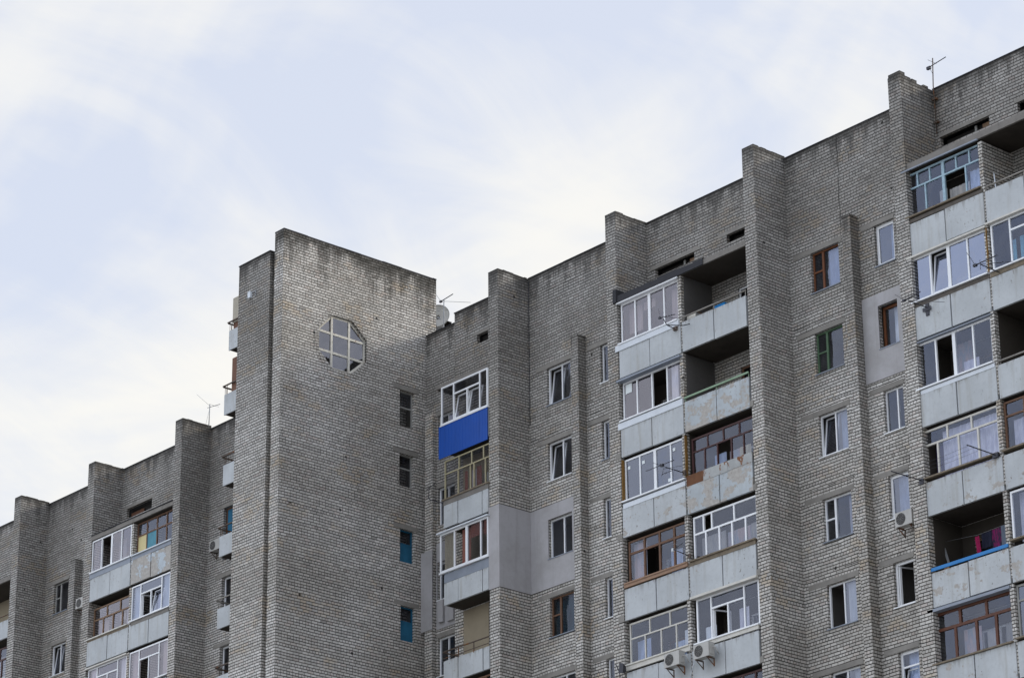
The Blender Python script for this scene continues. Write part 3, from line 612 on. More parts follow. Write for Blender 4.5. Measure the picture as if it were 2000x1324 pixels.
# ---- balconies -----------------------------------------------------
def balcony(x0, x1, zb, Yf=F, Yw=W, peel=0, seams=(), top=1.03, glaze=None, rail=None, strip=None, clad=None, label=None, open_door=None, extra=None, slab_mat='soffit', jog=.0):
    """floor slab (the part), with parapet, rail, glazing, boards as its sub-parts"""
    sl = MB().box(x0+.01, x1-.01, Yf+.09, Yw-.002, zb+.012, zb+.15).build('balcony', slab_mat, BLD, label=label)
    pm = MB(); xs = [x0] + list(seams) + [x1]
    for i in range(len(xs)-1):
        dy = random.uniform(-.012, .012); dz = random.uniform(-.012, .012)
        pm.box(xs[i]+.02, xs[i+1]-.02, Yf+dy, Yf+.08+dy, zb+dz, zb+top+dz)
    pm.build('parapet', PAR[peel], sl, ztop=zb+top+.02)
    if clad:                                # ribbed sheet cladding over the parapet
        c0, c1, cz0, cz1, cm = clad; rb = MB(); x = c0; y = Yf-.035
        while x < c1:
            rb.box(x, min(c1, x+.075), y-.003, y+.012, cz0, cz1); rb.box(min(c1, x+.075), min(c1, x+.15), y+.004, y+.020, cz0, cz1); x += .15
        rb.box(c0, c1, y+.02, y+.03, cz0+.002, cz1-.002); rb.build('cladding', cm, sl)
    if strip:
        for (s0, s1, sz0, sz1, sm, pr) in strip: MB().box(s0, s1, Yf-pr, Yf+.05, sz0, sz1).build('apron_board', sm, sl)
    if rail:
        rz, rm_, rr = rail; m_ = MB()
        if rr > 0: m_.tube([(x0+.02, Yf+.03, rz), (x1-.02, Yf+.03, rz)], rr)
        else: m_.box(x0+.02, x1-.02, Yf-.02, Yf+.02, rz+rr*2, rz)
        for x in [x0+.04] + list(seams) + [x1-.05]: m_.box(x-.012, x+.012, Yf+.03, Yf+.05, zb+top-.05, rz-.01)
        m_.build('handrail', rm_, sl)
    if glaze:
        g0, g1, z0, z1, spec, mat, gls, opt = glaze
        rec = opt.get('rec', .10); mp = fmap(Yf+rec)
        fr = MB(mp); gm = MB(mp)
        cells = lights_frame(fr, gm, g0, g1, z0, z1, 0, spec, bw=opt.get('bw', .06), mw=opt.get('mw', .055), skip=opt.get('skip', ()), tilt=opt.get('tilt', ()), opened=opt.get('opened', ()))
        fo = fr.build('glazing_frame', mat, sl)
        panes(gm, gls, sl)
        if opt.get('sill'): MB().box(g0-.03, g1+.03, Yf-.06, Yf+rec+.05, z0-.05, z0-.003).build('sill', opt['sill'], sl)
        if opt.get('head'):
            hm, hz, hy = opt['head']; MB().box(g0-.1, g1+.06, Yf-hy, Yf+rec+.02, z1+.003, z1+hz).build('drip_edge', hm, sl)
        for (f0, f1, h0, h1, cm, yy) in opt.get('cur', ()):
            c_ = MB(mp); wavy(c_, g0+(g1-g0)*f0, g0+(g1-g0)*f1, z0+(z1-z0)*h0, z0+(z1-z0)*h1, yy, .02); c_.build('curtain', cm, sl)
        for (i, cm) in opt.get('fill', ()):
            a, b, c, e = cells[i]; MB(mp).box(a, b, .02, .035, c, e).build('panel', cm, sl)
        for (i, fa, fb, fc, fd, cm) in opt.get('stick', ()):
            a, b, c, e = cells[i]; MB(mp).box(a+(b-a)*fa, a+(b-a)*fb, .018, .022, c+(e-c)*fc, c+(e-c)*fd).build('sticker', cm, sl)
        if opt.get('foam'):
            fm = MB()
            for xx in opt['foam']:
                z = z0
                while z < z1: h = random.uniform(.08, .2); fm.box(xx-.012, xx+.006+random.uniform(0, .02), Yf-.004-random.uniform(0, .01), Yf+.1, z, min(z1, z+h)); z += h
            fm.build('foam_seal', 'foam', sl)
    return sl
def back_door(x0, k, Yw=W, zf=None, mat='greyframe', glass='glassdark', zb=None):
    zb = zb if zb is not None else ZB(k)
    fr = MB(fmap(Yw+.06)); gm = MB(fmap(Yw+.06)); lights_frame(fr, gm, x0, x0+1.95, zb+1.05, zb+2.25, 0, ('cols', [.35, .68]))
    o = fr.build('loggia_window', mat, BLD); panes(gm, glass, o)
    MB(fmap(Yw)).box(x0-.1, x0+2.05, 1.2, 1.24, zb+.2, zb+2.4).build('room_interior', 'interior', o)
for k in KS:
    for x0 in (-69.9, -66.2, -57.0, -53.3): back_door(x0, k, mat='pvc' if (k+int(x0)) % 2 else 'brown')
for k in range(1, 5):
    for x0 in (-105.1, -102.2):
        fr = MB(fmap(DL+.06)); gm = MB(fmap(DL+.06)); lights_frame(fr, gm, x0, x0+1.9, ZL(k)+1.0, ZL(k)+2.2, 0, ('cols', [.35, .68])); o = fr.build('loggia_window', 'pvc', BLD); panes(gm, 'glassdark', o)
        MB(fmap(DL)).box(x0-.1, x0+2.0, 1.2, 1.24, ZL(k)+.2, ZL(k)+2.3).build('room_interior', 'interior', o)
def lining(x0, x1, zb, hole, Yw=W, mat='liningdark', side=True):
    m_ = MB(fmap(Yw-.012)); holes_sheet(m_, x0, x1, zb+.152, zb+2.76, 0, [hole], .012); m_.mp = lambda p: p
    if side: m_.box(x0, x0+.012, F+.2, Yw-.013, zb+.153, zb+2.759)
    m_.build('loggia_lining', mat, BLD)  # added dark sheet over the brick, loggia shade painted in
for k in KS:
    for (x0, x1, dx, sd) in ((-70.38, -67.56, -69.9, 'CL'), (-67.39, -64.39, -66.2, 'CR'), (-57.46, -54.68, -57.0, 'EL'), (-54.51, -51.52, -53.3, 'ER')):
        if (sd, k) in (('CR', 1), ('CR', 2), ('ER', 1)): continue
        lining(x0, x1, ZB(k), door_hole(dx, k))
for k in range(1, 5):
    for (x0, x1, dx) in ((-105.71, -102.84, -105.1), (-102.68, -99.94, -102.2)):
        m_ = MB(fmap(DL-.012)); holes_sheet(m_, x0, x1, ZL(k)+.152, ZL(k)+2.74, 0, [(dx, dx+1.9, ZL(k)+1.0, ZL(k)+2.2)], .012); m_.build('loggia_lining', 'liningdark', BLD)
# concrete beam ends showing in the pier faces, cracks along the floor lines, a cable down the pilaster
for k in range(2, 7):
    for x in (-70.63, -57.72): MB().box(x+random.uniform(-.03, .03), x+.25, F-.012, F-.001, ZB(k)-.02, ZB(k)+.2+random.uniform(-.03, .03)).build('beam_end', 'lintel', BLD)
    for x in (-64.46,): MB().box(x, x+.16, F-.012, F-.001, ZB(k)-.01, ZB(k)+.19).build('beam_end', 'lintel', BLD)
def hcrack(x0, x1, z, Yw=W):
    m_ = MB(); x = x0
    while x < x1:
        x2 = min(x1, x+random.choice((.25, .38, .51))); t = random.uniform(.008, .026); zz = z + random.choice((0, 0, 0, .0, -.105))
        if random.random() < .82: m_.quad((x, Yw-.004, zz-t/2), (x2, Yw-.004, zz-t*.4), (x2, Yw-.004, zz+t/2), (x, Yw-.004, zz+t*.3))
        x = x2
    m_.build('crack', 'darkhole', BLD)
for (a, b, z) in ((-63.8, -61.3, 40.75), (-63.7, -61.25, 35.25), (-63.8, -61.3, 32.5), (-63.0, -61.3, 29.72), (-60.8, -59.1, 35.25), (-60.8, -59.1, 32.45), (-76.4, -73.9, 40.7), (-75.6, -73.9, 46.05), (-73.4, -72.0, 40.8), (-73.4, -72.2, 32.4), (-69.9, -66.0, 45.9), (-63.8, -61.0, 38.0)): hcrack(a, b, z)
m_ = MB(); m_.tube([(-61.30+random.uniform(-.015, .015), 67.975, 43.9-i*.55) for i in range(34)], .014, 5); m_.build('cable', 'railrust', BLD)
m_ = MB(); m_.tube([(-76.40, 67.97, 46.7-i*.6+random.uniform(-.02, .02)) for i in range(10)], .010, 5); m_.build('cable', 'steel', BLD)
# roof slabs over the top loggias and the partitions
def roof_slab(x0, x1, z0, z1, Yf, Yw, mat='concrete', felt=None):
    m_ = MB(); x = x0
    while x < x1-.01:
        x2 = min(x1, x+random.uniform(.7, 1.3)); m_.box(x, x2, Yf-random.uniform(0, .015), Yw-.002, z0, z1-random.uniform(0, .02)); x = x2
    o = m_.build('loggia_roof', mat, BLD)
    MB().box(x0+.005, x1-.005, Yf+.06, Yw-.004, z0-.014, z0-.003).build('soffit', 'soffit', o)  # added dark sheet standing in for shade under the slab
    if felt:
        f_ = MB(); x = felt[0]
        while x < felt[1]-.01:
            x2 = min(felt[1], x+random.uniform(.5, .9)); dz = random.uniform(-.03, .01)
            f_.add([(x, Yf-.045, z0-.02), (x2, Yf-.045, z0-.02), (x2, Yf-.03, z1+.02+dz), (x, Yf-.03, z1+.02), (x, Yf+.25, z1+.12), (x2, Yf+.25, z1+.12+dz), (x, Yf-.002, z0-.02), (x2, Yf-.002, z0-.02)], [(0, 1, 2, 3), (3, 2, 5, 4), (0, 6, 7, 1)]); x = x2
        f_.build('roofing_felt', 'felt', o)
    return o
roof_slab(-70.38, -64.39, 43.52, 43.72, F+.0, W, felt=(-70.46, -66.3))
MB().box(-70.52, -70.36, F-.08, F+.3, 43.5, 43.98).build('roofing_felt', 'felt', BLD)
roof_slab(-57.46, -51.52, 43.60, 43.83, F+.0, W); MB().box(-57.66, -54.62, F-.06, F-.004, 43.555, 43.60).build('drip_edge', 'greysheet', BLD)
roof_slab(-79.77, -76.96, 43.28, 43.42, F+.02, 67.42)
roof_slab(-105.71, -99.94, 45.25, 45.44, FL, DL, mat='concrete'); MB().box(-105.74, -99.94, FL-.03, FL+.2, 45.441, 45.475).build('roofing_felt', 'felt', BLD)
roof_slab(-117.5, -111.88, 45.15, 45.34, FL, DL)
for k in KS:
    for x in (-67.55, -54.67):
        MB().box(x, x+.15, F+.03, W-.002, ZB(k)+.152, ZB(k)+2.765+.0 if k > 1 else 43.51).build('partition', BRICK, BLD)
        if x < -60 and k < 3: MB().box(x+.151, x+.165, F+.16, W-.004, ZB(k)+.155, ZB(k)+2.75).build('painted_partition', 'loggiadark', BLD)  # dark face: loggia shade painted onto the partition
for k in range(1, 5): MB().box(-102.83, -102.69, FL+.03, DL-.002, ZL(k)+.152, ZL(k)+2.68).build('partition', BRICK, BLD)

CL, CR_ = (-70.36, -67.42), (-67.38, -64.45); EL, ER = (-57.60, -54.56), (-54.52, -51.52)
four = ('cols', [.245, -.49, .745])
def C(side, k, **kw):
    x0, x1 = {'CL': CL, 'CR': CR_, 'EL': EL, 'ER': ER}[side]; s_ = ((x0+x1)/2-.005,)
    return balcony(x0, x1, ZB(k), seams=s_, **kw)
gz = lambda x0, x1, k, lo, hi, spec, mat, gls, **o: (x0, x1, ZB(k)+lo, ZB(k)+hi, spec, mat, gls, o)
# column C, left halves
C('CL', 1, peel=0, glaze=gz(-70.32, -67.57, 1, 1.23, 2.66, four, 'pvc', 'glasspink', sill='pvc', head=('pvc', .05, .03), cur=((.02, .24, .3, .95, 'pinkc', .35), (.76, .98, .02, .95, 'pinkc', .35), (.27, .47, .75, .95, 'pinkc', .35))), strip=((-70.5, -67.5, 41.755, 41.965, 'whitesheet', .03),), label='white framed balcony glazing at the top of its column')
C('CL', 2, peel=0, glaze=gz(-70.33, -67.50, 2, 1.27, 2.62, ('cols', [.235, .485, .735]), 'pvc', 'glasspink', skip=(2,), rec=.12, sill='pvc', head=('greysheet', .07, .09), cur=((.77, .885, .02, .98, 'whitec', .12),), stick=((0, .08, .6, .72, .98, 'paper'),)), strip=((-70.45, -67.43, 38.99, 39.21, 'whitesheet', .025),))
C('CL', 3, peel=2, glaze=gz(-70.30, -67.44, 3, 1.25, 2.68, four, 'pvc', 'glassbright', sill='pvc', foam=(-70.33, -67.40), stick=((0, .1, .28, .78, .86, 'paper'), (1, .1, .3, .78, .86, 'paper'), (2, .8, .97, .06, .14, 'paper'), (3, .1, .28, .8, .88, 'paper'))), strip=((-70.3, -67.43, 36.24, 36.40, 'whitesheet', .02),))
C('CL', 4, peel=1, glaze=gz(-70.28, -67.48, 4, 1.23, 2.66, ('rows2', .70, [.26, .51, .75], [.26, .51, .75]), 'brown', 'glass', skip=(5,), rec=.16, sill='brownboard', mw=.07, cur=((.02, .24, .02, .95, 'mixc', .2), (.86, .98, .02, .95, 'pinkc', .2), (.55, .74, .02, .55, 'bluec', .4))), strip=((-70.33, -67.43, 33.56, 33.70, 'brownboard', .035),))
C('CL', 5, peel=0, glaze=gz(-70.30, -67.50, 5, 1.30, 2.68, ('rows2', .62, [.33, .66], [.25, .51, .755]), 'cream', 'glass', rec=.14, sill='cream', mw=.045, cur=((.02, .24, .0, .6, 'bluec', .3), (.56, .73, 0, .35, 'bluec', .5), (.78, .9, .05, .5, 'whitec', .3))), strip=((-70.33, -67.43, 30.82, 31.0, 'cream', .02),))
C('CL', 6, peel=0, glaze=gz(-70.30, -67.50, 6, 1.25, 2.68, ('rows2', .65, [.33, .66], [.25, .5, .75]), 'maroon', 'glass', rec=.2))
# column C, right halves
C('CR', 1, peel=0, rail=(42.0, 'railgrey', .028), label='open balcony under the roof slab with a bare grey rail')
C('CR', 2, peel=3, rail=(39.22, 'railgreen', -.03), label='open balcony with a pale green rail and flaking paint')
C('CR', 3, peel=3, glaze=gz(-67.30, -64.46, 3, 1.27, 2.56, ('rows2', .64, [.25, .5, .75], [.20, .40, .62, .81]), 'maroon', 'glass', skip=(6,), rec=.20, mw=.045, cur=((.22, .4, .02, .5, 'bluec', .4), (.63, .8, .02, .45, 'blind', .35), (.85, .99, .02, .55, 'tealc', .35), (.42, .61, .15, .5, 'mixc', .5))), strip=((-67.36, -66.62, 36.18, 36.53, 'rustdoor2', .012), (-66.61, -65.52, 36.18, 36.53, 'rustsheet', .014), (-65.51, -64.46, 36.2, 36.53, 'rustsheet', .010)), label='balcony glazed in dark maroon wood above a rusty metal apron')
C('CR', 4, peel=1, glaze=gz(-67.28, -64.46, 4, 1.21, 2.66, ('rows2', .60, [.16, .29, .64], [.19, .40, .60, .81]), 'pvc', 'glass', rec=.14, sill='dirtysill', mw=.06, skip=(1,), cur=((.03, .4, .0, .56, 'greyc', .3), (.42, .78, .0, .5, 'mixc', .35), (.8, .98, .0, .5, 'greyc', .3))), strip=((-67.36, -64.46, 33.52, 33.65, 'dirtysill', .01),))
C('CR', 5, peel=0, glaze=gz(-67.20, -64.46, 5, 1.25, 2.68, ('T', .235, .76, .70, .50), 'pvc', 'glass', opened=(2,), rec=.08, sill='pvc', head=('cream', .08, .10), cur=((.03, .2, .0, .4, 'whitec', .3), (.54, .7, 0, .6, 'lace', .4))), strip=((-67.0, -64.46, 30.80, 30.96, 'cream', .02),))
C('CR', 6, peel=0, glaze=gz(-67.25, -64.46, 6, 1.25, 2.66, ('rows2', .65, [.33, .66, .85], [.25, .5, .75]), 'maroon', 'glass', rec=.2))
# column E
C('EL', 1, peel=1, glaze=gz(-57.57, -54.66, 1, 1.27, 2.74, ('rows2', .66, [.13, .30, -.48, .66, .84], [.23, -.48, .78]), 'paleblue', 'glass', skip=(8,), rec=.14, sill='dirtysill', mw=.05, cur=((.36, .47, .0, .42, 'greyc', .2), (.5, .77, .0, .36, 'greyc', .2), (.79, .98, .0, .55, 'bluec', .2))), strip=((-57.58, -54.58, 41.84, 41.96, 'darksill', .0),), label='balcony glazed with peeling pale blue frames')
C('ER', 1, peel=0, rail=(41.98, 'railgrey', .028), label='open balcony under the roof slab beside pale blue glazing')
C('EL', 2, peel=1, glaze=gz(-57.55, -54.62, 2, 1.24, 2.66, four, 'pvc', 'glasssky', tilt=(1,), rec=.06, sill='pvc', head=('cream', .06, .06), foam=(-57.59, -54.57)), strip=((-57.58, -54.56, 39.06, 39.19, 'darksill', .0),))
C('ER', 2, peel=1, glaze=gz(-54.45, -51.55, 2, 1.24, 2.72, ('T', .25, .76, .72, .5), 'pvc', 'glass', rec=.06, sill='pvc', head=('cream', .06, .06), cur=((.16, .24, .0, .6, 'tealc', .3), (.3, .49, .0, .6, 'tealc', .25))), strip=((-54.52, -51.55, 39.06, 39.19, 'dirtysill', .0),))
C('EL', 3, peel=0, glaze=gz(-57.56, -54.66, 3, 1.22, 2.66, four, 'pvc', 'glass', skip=(1,), rec=.08, sill='pvc', head=('greysheet', .04, .03), cur=((.27, .47, 0, 1, 'mixc', .9), (.52, .72, .0, .35, 'lace', .3))), strip=((-57.45, -54.6, 36.28, 36.40, 'whitesheet', .012),))
C('ER', 3, peel=0, rail=(36.42, 'railgrey', .028))
C('EL', 4, peel=2, glaze=gz(-57.56, -54.70, 4, 1.19, 2.68, ('rows2', .69, [.32, .645], [.18, .46, .72]), 'cream', 'glass', skip=(3,), rec=.12, sill='dirtysill', mw=.06, cur=((.2, .97, .0, .93, 'lace', .22), (.06, .2, 0, .68, 'purplec', .3))), label='balcony with white lace curtains behind cream glazing')
C('ER', 4, peel=2, glaze=gz(-54.5, -51.55, 4, 1.19, 2.68, ('rows2', .70, [.25, .5, .75], [.25, .5, .75]), 'brown', 'glass', rec=.14, sill='dirtysill', cur=((.05, .24, .05, .65, 'lace', .25),)))
C('EL', 5, peel=2, rail=(30.90, 'railblue', -.05), label='open balcony with a bright blue rail and hanging laundry')
C('ER', 5, peel=2, glaze=gz(-54.45, -51.55, 5, 1.25, 2.70, ('cols', [.33, .66]), 'pvc', 'glass', rec=.08, sill='dirtysill', cur=((.03, .32, 0, 1, 'lace', .3),)))
C('EL', 6, peel=2, glaze=gz(-57.58, -54.68, 6, 1.10, 2.62, ('rows2', .66, [.32, .66], [.25, .52, .77]), 'redbrown', 'glass', rec=.16, mw=.085, bw=.08, sill='dirtysill', head=('greysheet', .09, .05), cur=((.27, .5, 0, .6, 'mixc', .3), (.56, .74, .0, .45, 'greyc', .3), (.78, .98, .0, .5, 'greyc', .4))), label='balcony glazed in red-brown wood with washing inside')
C('ER', 6, peel=1, glaze=gz(-54.5, -51.55, 6, 1.15, 2.70, ('rows2', .7, [.33, .66], [.33, .66]), 'greyframe', 'glassbright', rec=.12, sill='dirtysill'))
for s_ in ('CL', 'CR', 'EL', 'ER'): C(s_, 7, peel=1)
# column A: single balconies beside the tower
AX = (-79.34, -76.96); As = (-78.57, -77.29)
A = lambda k, **kw: balcony(*AX, ZB(k)-.02, Yw=67.42, seams=As, **kw)
A(1, glaze=(-79.46, -76.96, 41.83, 43.26, ('T', .27, .83, .70, .56), 'pvc', 'glassdark', dict(tilt=(2, 3), rec=-.02, sill='pvc', cur=((.05, .25, .0, .3, 'lace', .3),))), clad=(-79.56, -76.96, 40.60, 41.80, 'bluesheet'), label='balcony clad in bright blue ribbed metal')
A(2, top=.98, glaze=(-79.36, -76.96, 39.06, 40.50, ('rows2', .66, [.32, .60, .86], [.30, .57, .65, .90]), 'yellow', 'glassdark', dict(rec=.06, sill='dirtysill', mw=.038, bw=.04, cur=((.35, .42, .1, .6, 'redblind', .2), (.62, .72, .1, .6, 'redblind', .2), (.45, .6, 0, .6, 'pinkc', .3), (.72, .9, .0, .4, 'greyc', .3)))), strip=((-79.33, -76.96, 38.83, 39.02, 'concrete', .02),))
A(3, top=.78, glaze=(-79.5, -76.96, 36.42, 37.82, ('cols', [.30, -.555, .845]), 'pvc', 'glassdark', dict(rec=-.03, sill='pvc', head=('whitesheet', .05, .12), skip=(1,), cur=((.05, .29, .0, .97, 'blind', .12), (.6, .84, .65, .97, 'redblind', .12), (.86, .98, .6, .97, 'redblind', .12), (.34, .52, 0, 1, 'redblind', .3)))), strip=((-79.33, -76.96, 36.03, 36.36, 'greysheet', -.02),))
A(4, top=.78, peel=1, label='open balcony with a rusty pipe rail beside the stair tower')
m_ = MB()
for z in (33.57, 33.34): m_.tube([(-79.34, F-.02, z), (-76.97, F-.02, z)], .026 if z > 33.5 else .014)
m_.tube([(-79.34, F-.02, 33.57), (-79.34, 67.4, 33.57)], .03)
for x in (-78.55, -77.75): m_.box(x-.012, x+.012, F-.02, F+.01, 33.2, 33.56)
m_.build('handrail', 'railrust', BLD)
A(5, peel=1, glaze=(-79.3, -76.96, ZB(5)+1.2, ZB(5)+2.6, ('cols', [.5, .86]), 'brown', 'glassdark', dict(rec=.12, skip=(0,))))
A(6, peel=1)
for k in range(2, 7):
    MB(WA).box(-79.3, -77.98, -.018, -.004, ZB(k)+.152, ZB(k)+2.72).build('plaster_patch', 'loggia', BLD)
    o = MB(WA).box(-77.93, -77.07, .06, .10, ZB(k)+.15, ZB(k)+2.18).build('balcony_door', 'stairblue', BLD)
# left wing balconies
LL, LR = (-105.73, -102.78), (-102.74, -99.95)
def Bl(x, k, **kw): return balcony(*x, ZL(k), Yf=FL, Yw=DL, seams=((x[0]+x[1])/2,), **kw)
gl_ = lambda x0, x1, k, lo, hi, spec, mat, gls, **o: (x0, x1, ZL(k)+lo, ZL(k)+hi, spec, mat, gls, o)
Bl(LL, 1, peel=1, glaze=gl_(-105.7, -102.84, 1, 1.27, 2.66, ('cols', [.245, -.50, .75]), 'pvc', 'glasspink', rec=.04, sill='pvc', skip=(1,), cur=((.27, .47, 0, 1, 'greyc', .8),)), strip=((-105.75, -102.8, 43.56, 43.80, 'greysheet', .01),))
Bl(LR, 1, peel=4, glaze=gl_(-102.66, -99.96, 1, 1.25, 2.64, ('rows2', .60, [.25, .51, .76], [.25, .51, .76]), 'brown', 'glass', rec=.2, mw=.06, fill=((4, 'yellowpanel'), (5, 'tealpanel')), sill='whitesheet', cur=((.55, .7, 0, .25, 'pinkc', .3),)), strip=((-102.7, -99.96, 43.59, 43.75, 'greysheet', .005),), label='brown glazed balcony with yellow and teal panels over a stripped parapet')
Bl(LL, 2, peel=0, glaze=gl_(-105.68, -102.88, 2, 1.15, 2.50, ('rows2', .62, [.34, .68], [.25, .5, .74]), 'tanwood', 'glasspink', rec=.25, mw=.06, sill='cream', cur=((.02, .24, 0, .6, 'pinkc', .3), (.76, .98, 0, .65, 'lace', .2), (.52, .68, .4, .6, 'greyc', .3))), strip=((-105.7, -102.8, 40.80, 40.90, 'dirtysill', .0),))
Bl(LR, 2, peel=0, glaze=gl_(-102.68, -99.97, 2, 1.19, 2.66, ('T', .235, .775, .70, .50), 'pvc', 'glassbright', rec=.05, sill='pvc', tilt=(3,), opened=(2,), cur=((.02, .22, 0, 1, 'whitec', .12), (.8, .98, 0, 1, 'whitec', .12), (.54, .75, 0, .6, 'lace', .3))), strip=((-102.6, -99.96, 40.78, 40.92, 'concrete', .01),))
Bl(LL, 3, peel=0, glaze=gl_(-105.66, -102.88, 3, 1.15, 2.62, ('T', .235, .76, .70, .50), 'pvc', 'glasspink', rec=.08, sill='pvc', head=('cream', .06, .03), cur=((.02, .22, 0, 1, 'lace', .15), (.78, .98, 0, 1, 'whitec', .15))))
Bl(LR, 3, peel=0, glaze=gl_(-102.68, -99.97, 3, 1.15, 2.64, ('T', .25, .76, .70, .50), 'pvc', 'glasspink', rec=.06, sill='pvc', skip=(2,), cur=((.02, .23, 0, 1, 'pinkc', .15), (.8, .98, 0, 1, 'pinkc', .15))))
for x in (LL, LR): Bl(x, 4, peel=1, glaze=gl_(x[0]+.05, x[1]-.05, 4, 1.2, 2.6, four, 'pvc', 'glass'))
L0 = (-114.8, -111.86)
Bl(L0, 1, peel=0, top=.8, rail=(43.60, 'railrust', .02))
Bl(L0, 2, peel=0, glaze=gl_(-114.7, -111.9, 2, 1.1, 2.5, ('rows2', .62, [.34, .68], [.25, .5, .74]), 'maroon', 'glass', rec=.25, mw=.07)); Bl(L0, 3, peel=0)
MB(LM).box(-116, -112.0, -.02, -.004, ZL(1)+.15, ZL(1)+2.6).build('plaster_patch', 'loggia', BLD)
# small stair-lobby balconies peeping out to the left of the tower
SBX = [(-97.30, -94.5, 51.32, .86), (-97.50, -94.5, 48.56, .88), (-97.44, -94.5, 45.50, .88), (-97.56, -94.5, 42.54, .85), (-97.56, -94.5, 39.55, .83), (-97.5, -94.5, 36.75, .85)]
for i, (x0, x1, zb, ph) in enumerate(SBX):
    yf = 70.2
    sl = MB().box(x0+.03, x1, yf+.06, DL-.003, zb+.01, zb+.14).build('balcony', 'soffit', BLD)
    MB().box(x0, x1, yf, yf+.05, zb, zb+ph).build('parapet', PAR[1 if i in (0, 1) else 0], sl)
    m_ = MB(); rz = zb+ph+.40; m_.box(x0-.1, x1, yf-.03, yf+.03, rz-.03, rz+.01); m_.box(x0-.1, x0-.05, yf, DL-.01, rz-.06, rz-.005)
    for q in (x0+.02, x0+.16): m_.box(q, q+.015, yf+.01, yf+.025, zb+ph, rz-.03)
    for q in range(3): m_.box(x0-.075, x0-.06, yf+.15+q*.28, yf+.165+q*.28, zb+.1, rz-.05)
    m_.build('handrail', 'railrust' if i != 4 else 'railgrey', sl)
    if i == 0:
        MB().box(x0+.14, x1, yf+.06, yf+.09, 52.5, 53.60).build('screen', 'beige', sl); MB().box(x0+.16, x1, yf+.1, yf+.12, zb+.3, 52.7).build('screen', 'rustdoor', sl)
    if i == 1: MB().box(x0+.40, x1, yf+.06, yf+.09, zb+.4, 50.93).build('screen', 'rustdoor', sl)

# ------------------------------------------------------------------ things on and about the building
def ac_unit(name, label):
    o = thing(name, label, 'air conditioner', (0, 0, 0), 'air conditioner units on the facade')
    m_ = MB().box(-.39, .39, -.30, 0, 0, .53); m_.box(-.385, -.05, -.303, -.3, .02, .51); m_.build('casing', 'accase', o)
    f_ = MB(); n = 28; cx, cz, rr = -.12, .265, .215
    f_.add([(cx, -.306, cz)] + [(cx+rr*math.cos(2*math.pi*i/n), -.306, cz+rr*math.sin(2*math.pi*i/n)) for i in range(n)], [(0, 1+i, 1+(i+1) % n) for i in range(n)])
    f_.build('fan_opening', 'acdark', o)
    g_ = MB()
    for q in (.07, .12, .17, .212):
        pts = [(cx+q*math.cos(2*math.pi*i/20), -.312, cz+q*math.sin(2*math.pi*i/20)) for i in range(21)]; g_.tube(pts, .004, 4)
    for i in range(8): g_.tube([(cx, -.312, cz), (cx+rr*math.cos(i*math.pi/4), -.312, cz+rr*math.sin(i*math.pi/4))], .004, 4)
    g_.build('fan_grille', 'greyframe', o)
    for x in (-.28, .28): b_ = MB(); b_.box(x-.02, x+.02, -.32, .09, -.045, -.004); b_.box(x-.02, x+.02, .06, .09, -.32, -.045); b_.add([(x-.015, -.28, -.045), (x+.015, -.28, -.045), (x+.015, .06, -.30), (x-.015, .06, -.30), (x-.015, -.25, -.045), (x+.015, -.25, -.045), (x+.015, .06, -.26), (x-.015, .06, -.26)], [(0, 1, 2, 3), (4, 5, 6, 7), (0, 3, 7, 4), (1, 2, 6, 5)]); b_.build('bracket', 'railrust', o)
    p_ = MB().box(.39, .41, -.22, -.05, .08, .40); p_.tube([(.40, -.15, .3), (.50, -.1, .34), (.52, .0, .2), (.5, .1, .1)], .018, 6); p_.build('pipe_cover', 'accase', o)
    return o
acs = [('grey air conditioner below the cream glazing, left of a matching unit', (-67.80, 66.33, 30.31)), ('grey air conditioner under the white framed glazing, right of a matching unit', (-66.50, 66.33, 30.28)), ('single air conditioner hanging under a narrow window beside a brick pier', (-59.25, 67.75, 32.92)), ('small air conditioner beside the narrow brick pilaster on the left wing', (-108.05, 70.9, 43.15)), ('air conditioner half hidden behind a small side balcony by the stair tower', (-98.55, 70.92, 43.2))]
first = ac_unit('air_conditioner', acs[0][0]); first.location = acs[0][1]; first.scale = (.85, .85, .85)
kids = list(first.children)
for lb, lc in acs[1:]:
    o = first.copy(); COL.objects.link(o); o.location = lc; o['label'] = lb
    o.scale = (.85, .85, .85)
    for ch in kids:
        c_ = ch.copy(); COL.objects.link(c_); c_.parent = o

m_ = MB(); m_.tube([(-67.2, 66.45, 30.62), (-67.15, 66.42, 30.35), (-67.25, 66.40, 30.1), (-67.42, 66.42, 29.8)], .014, 6); o = m_.build('drain_hose', 'whitesheet'); o['label'] = 'pale drain hose dangling between the two neighbouring air conditioners'; o['category'] = 'hose'
def antenna(label, base, parts, cat='antenna', name='antenna', group=None):
    """parts: (part name, polyline list, radius, material)"""
    o = thing(name, label, cat, base, group)
    for (pn, lines, r_, mt) in parts:
        m_ = MB()
        for ln in lines: m_.tube(ln, r_, 6)
        m_.build(pn, mt, o)
    return o
GA = 'television aerials on brackets outside the balconies'
def box_(pn, b, mt, o): MB().box(*b).build(pn, mt, o)
a_ = antenna('thin aerial on a bent pipe arm below the topmost white glazing', (-67.62, 66.53, 41.68), (('arm', [[(-67.0, 66.6, 41.68), (-67.05, 66.3, 41.55), (-67.62, 66.12, 41.70), (-67.64, 65.97, 41.90)], [(-67.62, 66.53, 41.66), (-67.62, 66.12, 41.70)]], .016, 'steel'), ('boom', [[(-67.78, 65.97, 41.96), (-67.08, 65.97, 41.86)]], .014, 'steel'), ('element', [[(-67.83, 65.97, 42.29), (-67.76, 65.97, 41.96)], [(-67.6, 65.97, 41.93), (-67.0, 66.2, 41.75)]], .006, 'steel')), group=GA)
